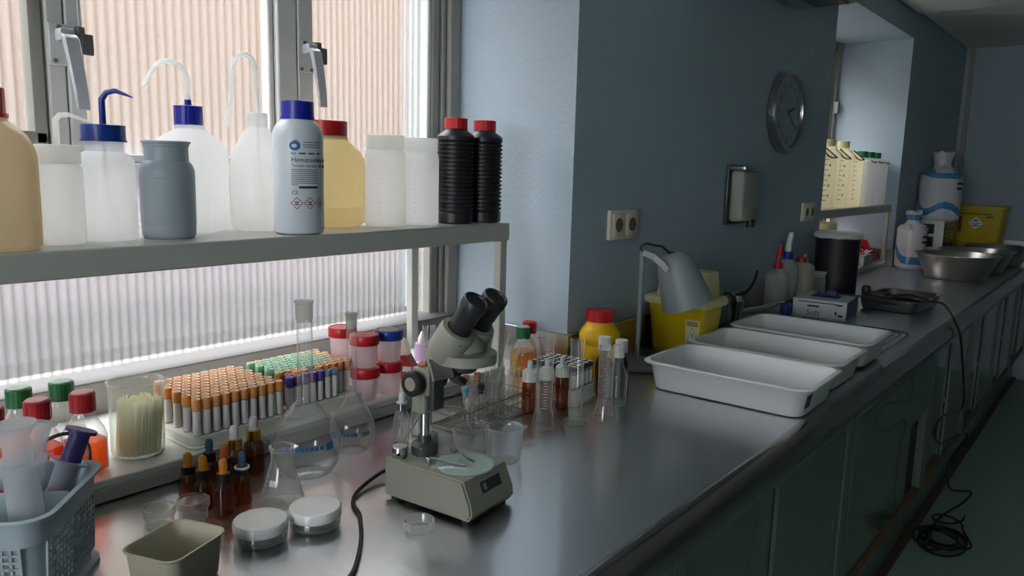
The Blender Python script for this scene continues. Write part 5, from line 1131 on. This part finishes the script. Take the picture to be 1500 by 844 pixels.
obj('body', loft([(.135, .10, .02, 0), (.138, .103, .02, .01), (.163, .125, .022, .32), (.172, .134, .024, .322), (.172, .134, .024, .34), (.16, .122, .02, .345)]), 'bin_yellow', yb)
dl_ = obj('diamond_label', flat([[(0, .045), (.045, 0), (0, -.045), (-.045, 0)]]), 'ink_pale', yb, loc=(.0, -.1195, .225), rot=(math.radians(4.2), 0, 0)); obj('diamond_marks', flat([[(-.03, -.004), (.03, -.004), (.03, -.001), (-.03, -.001)], [(0, .03), (.012, .012), (-.012, .012)], bar(-.016, .016, -.02, -.012)], off=.001), 'ink_red', dl_)['kind'] = 'stuff'
obj('stencil_text', flat([bar(-.10, .09, .285, .292), bar(-.105, -.085, .16, .27), bar(.06, .10, .265, .275)]), 'brown_wood', yb, loc=(0, -.1035, 0), rot=(math.radians(4.2), 0, 0))['kind'] = 'stuff'
# ------------------------------------------------------------------ pillar wall fittings
def socket(label, y, z, k=1.):
    t = thing('wall_socket', label, 'socket', (WX, y, z)); M['socket'] = M.get('socket') or mat('cream_socket_plastic', lin(218, 210, 194), .4, noise=.02)
    obj('plate', B(0, .012, -.076*k, .076*k, -.041*k, .041*k, bev=.004), 'socket', t)
    for s in (-1, 1):
        o = obj('insert', B(.012, .0155, s*.035*k-.029*k, s*.035*k+.029*k, -.031*k, .031*k, bev=.002), 'socket', t)
        obj('well', lathe([(.0195*k, .0158), (.0185*k, .0160), (.0180*k, .0158), (.0175*k, .0165), (0, .0165)], 28, mtx=T(0, s*.035*k, 0) @ Ry(PI/2)), 'brown_wood', o)
        ps = bmesh.new()
        for dy in (-.0085, .0085): cyl(.0026, .0166, .0172, 10, ps, T(0, s*.035*k+dy*k, 0) @ Ry(PI/2))
        obj('pin_hole', ps, 'rubber', o)['kind'] = 'stuff'
    return t
socket('cream double wall socket on the dark blue pillar above the desk lamp', 1.832, 1.273)
socket('cream double wall socket at the far edge of the pillar', 3.345, 1.266, .95)
ck = thing('wall_clock', 'round silver-rimmed wall clock on the dark blue pillar', 'clock', (WX, 2.962, 1.653))
Q = Ry(PI/2)
obj('case', lathe([(0, 0), (.140, 0), (.148, .006), (.150, .02), (.149, .034), (.143, .040), (.133, .038), (.130, .028), (0, .028)], 64, mtx=Q), 'steel_mid', ck)
M['dial'] = mat('grey_dial', lin(176, 184, 196), .5, noise=.02)
fc = obj('dial', cyl(.1295, .0275, .0285, 56, mtx=Q), 'dial', ck)
for n in range(1, 13):
    a = n*PI/6; obj('numeral', text_mesh(str(n), .034), 'ink', fc, loc=(.029, .103*math.sin(a), .103*math.cos(a)-.012), rot=(0, 0, PI/2))
def hand(nm, ang, L, w): obj(nm, B(.0292, .0302, -w, w, -.015, L, mtx=Matrix.Rotation(-ang, 4, 'X')), 'ink', ck)
hand('hour_hand', 2*PI*(2.33/12), .06, .0035); hand('minute_hand', 2*PI*(20/60)+.1, .092, .0025); obj('hub', cyl(.006, .029, .032, 16, mtx=Q), 'ink', ck); M['clear_cover'] = glass('clock_cover_glass', f0=.04, haze=0.); obj('cover_glass', lathe([(0, .0345), (.134, .0345)], 48, mtx=Q), 'clear_cover', ck)
sd = thing('soap_dispenser', 'clear-fronted soap dispenser on the pillar under the clock', 'dispenser', (WX, 2.575, 1.345))
M['soap_front'] = milky('cloudy_dispenser_front', lin(180, 184, 172), .15, .1)
obj('back_plate', B(0, .012, -.078, .078, -.1, .105, bev=.004), 'scope_dark', sd); obj('reservoir', B(.012, .062, -.068, .068, -.088, .086, bev=.014, seg=3), 'soap_front', sd); obj('top_cover', B(.010, .068, -.074, .074, .084, .102, bev=.005), 'steel_mid', sd); obj('soap', B(.016, .0628, -.066, .066, -.086, -.035, bev=.012), 'straw', sd); obj('push_button', cyl(.014, 0, .03, 20, mtx=T(.045, .055, -.112)), 'black_plastic', sd)
ac = thing('wall_unit', 'pale wall-mounted box at the top photo edge above the clock', 'wall unit', (WX, 2.55, 2.03)); obj('housing', B(.0, .24, -.45, .45, 0, .28, bev=.02), 'sheet', ac); obj('louvre', B(.1, .22, -.4, .4, -.006, .001, bev=.002, seg=1), 'scope_dark', ac)
lf = thing('ceiling_light', 'unlit white ceiling light panel at the top right photo corner', 'ceiling light', (-.79, 4.55, 2.349)); obj('frame', loft([(.28, .28, .004, -.03), (.29, .29, .004, -.026), (.29, .29, .004, 0)], n=2), 'white_plastic', lf); obj('diffuser', B(-.262, .262, -.262, .262, -.033, -.029, bev=.001, seg=1), 'white_lid', lf)
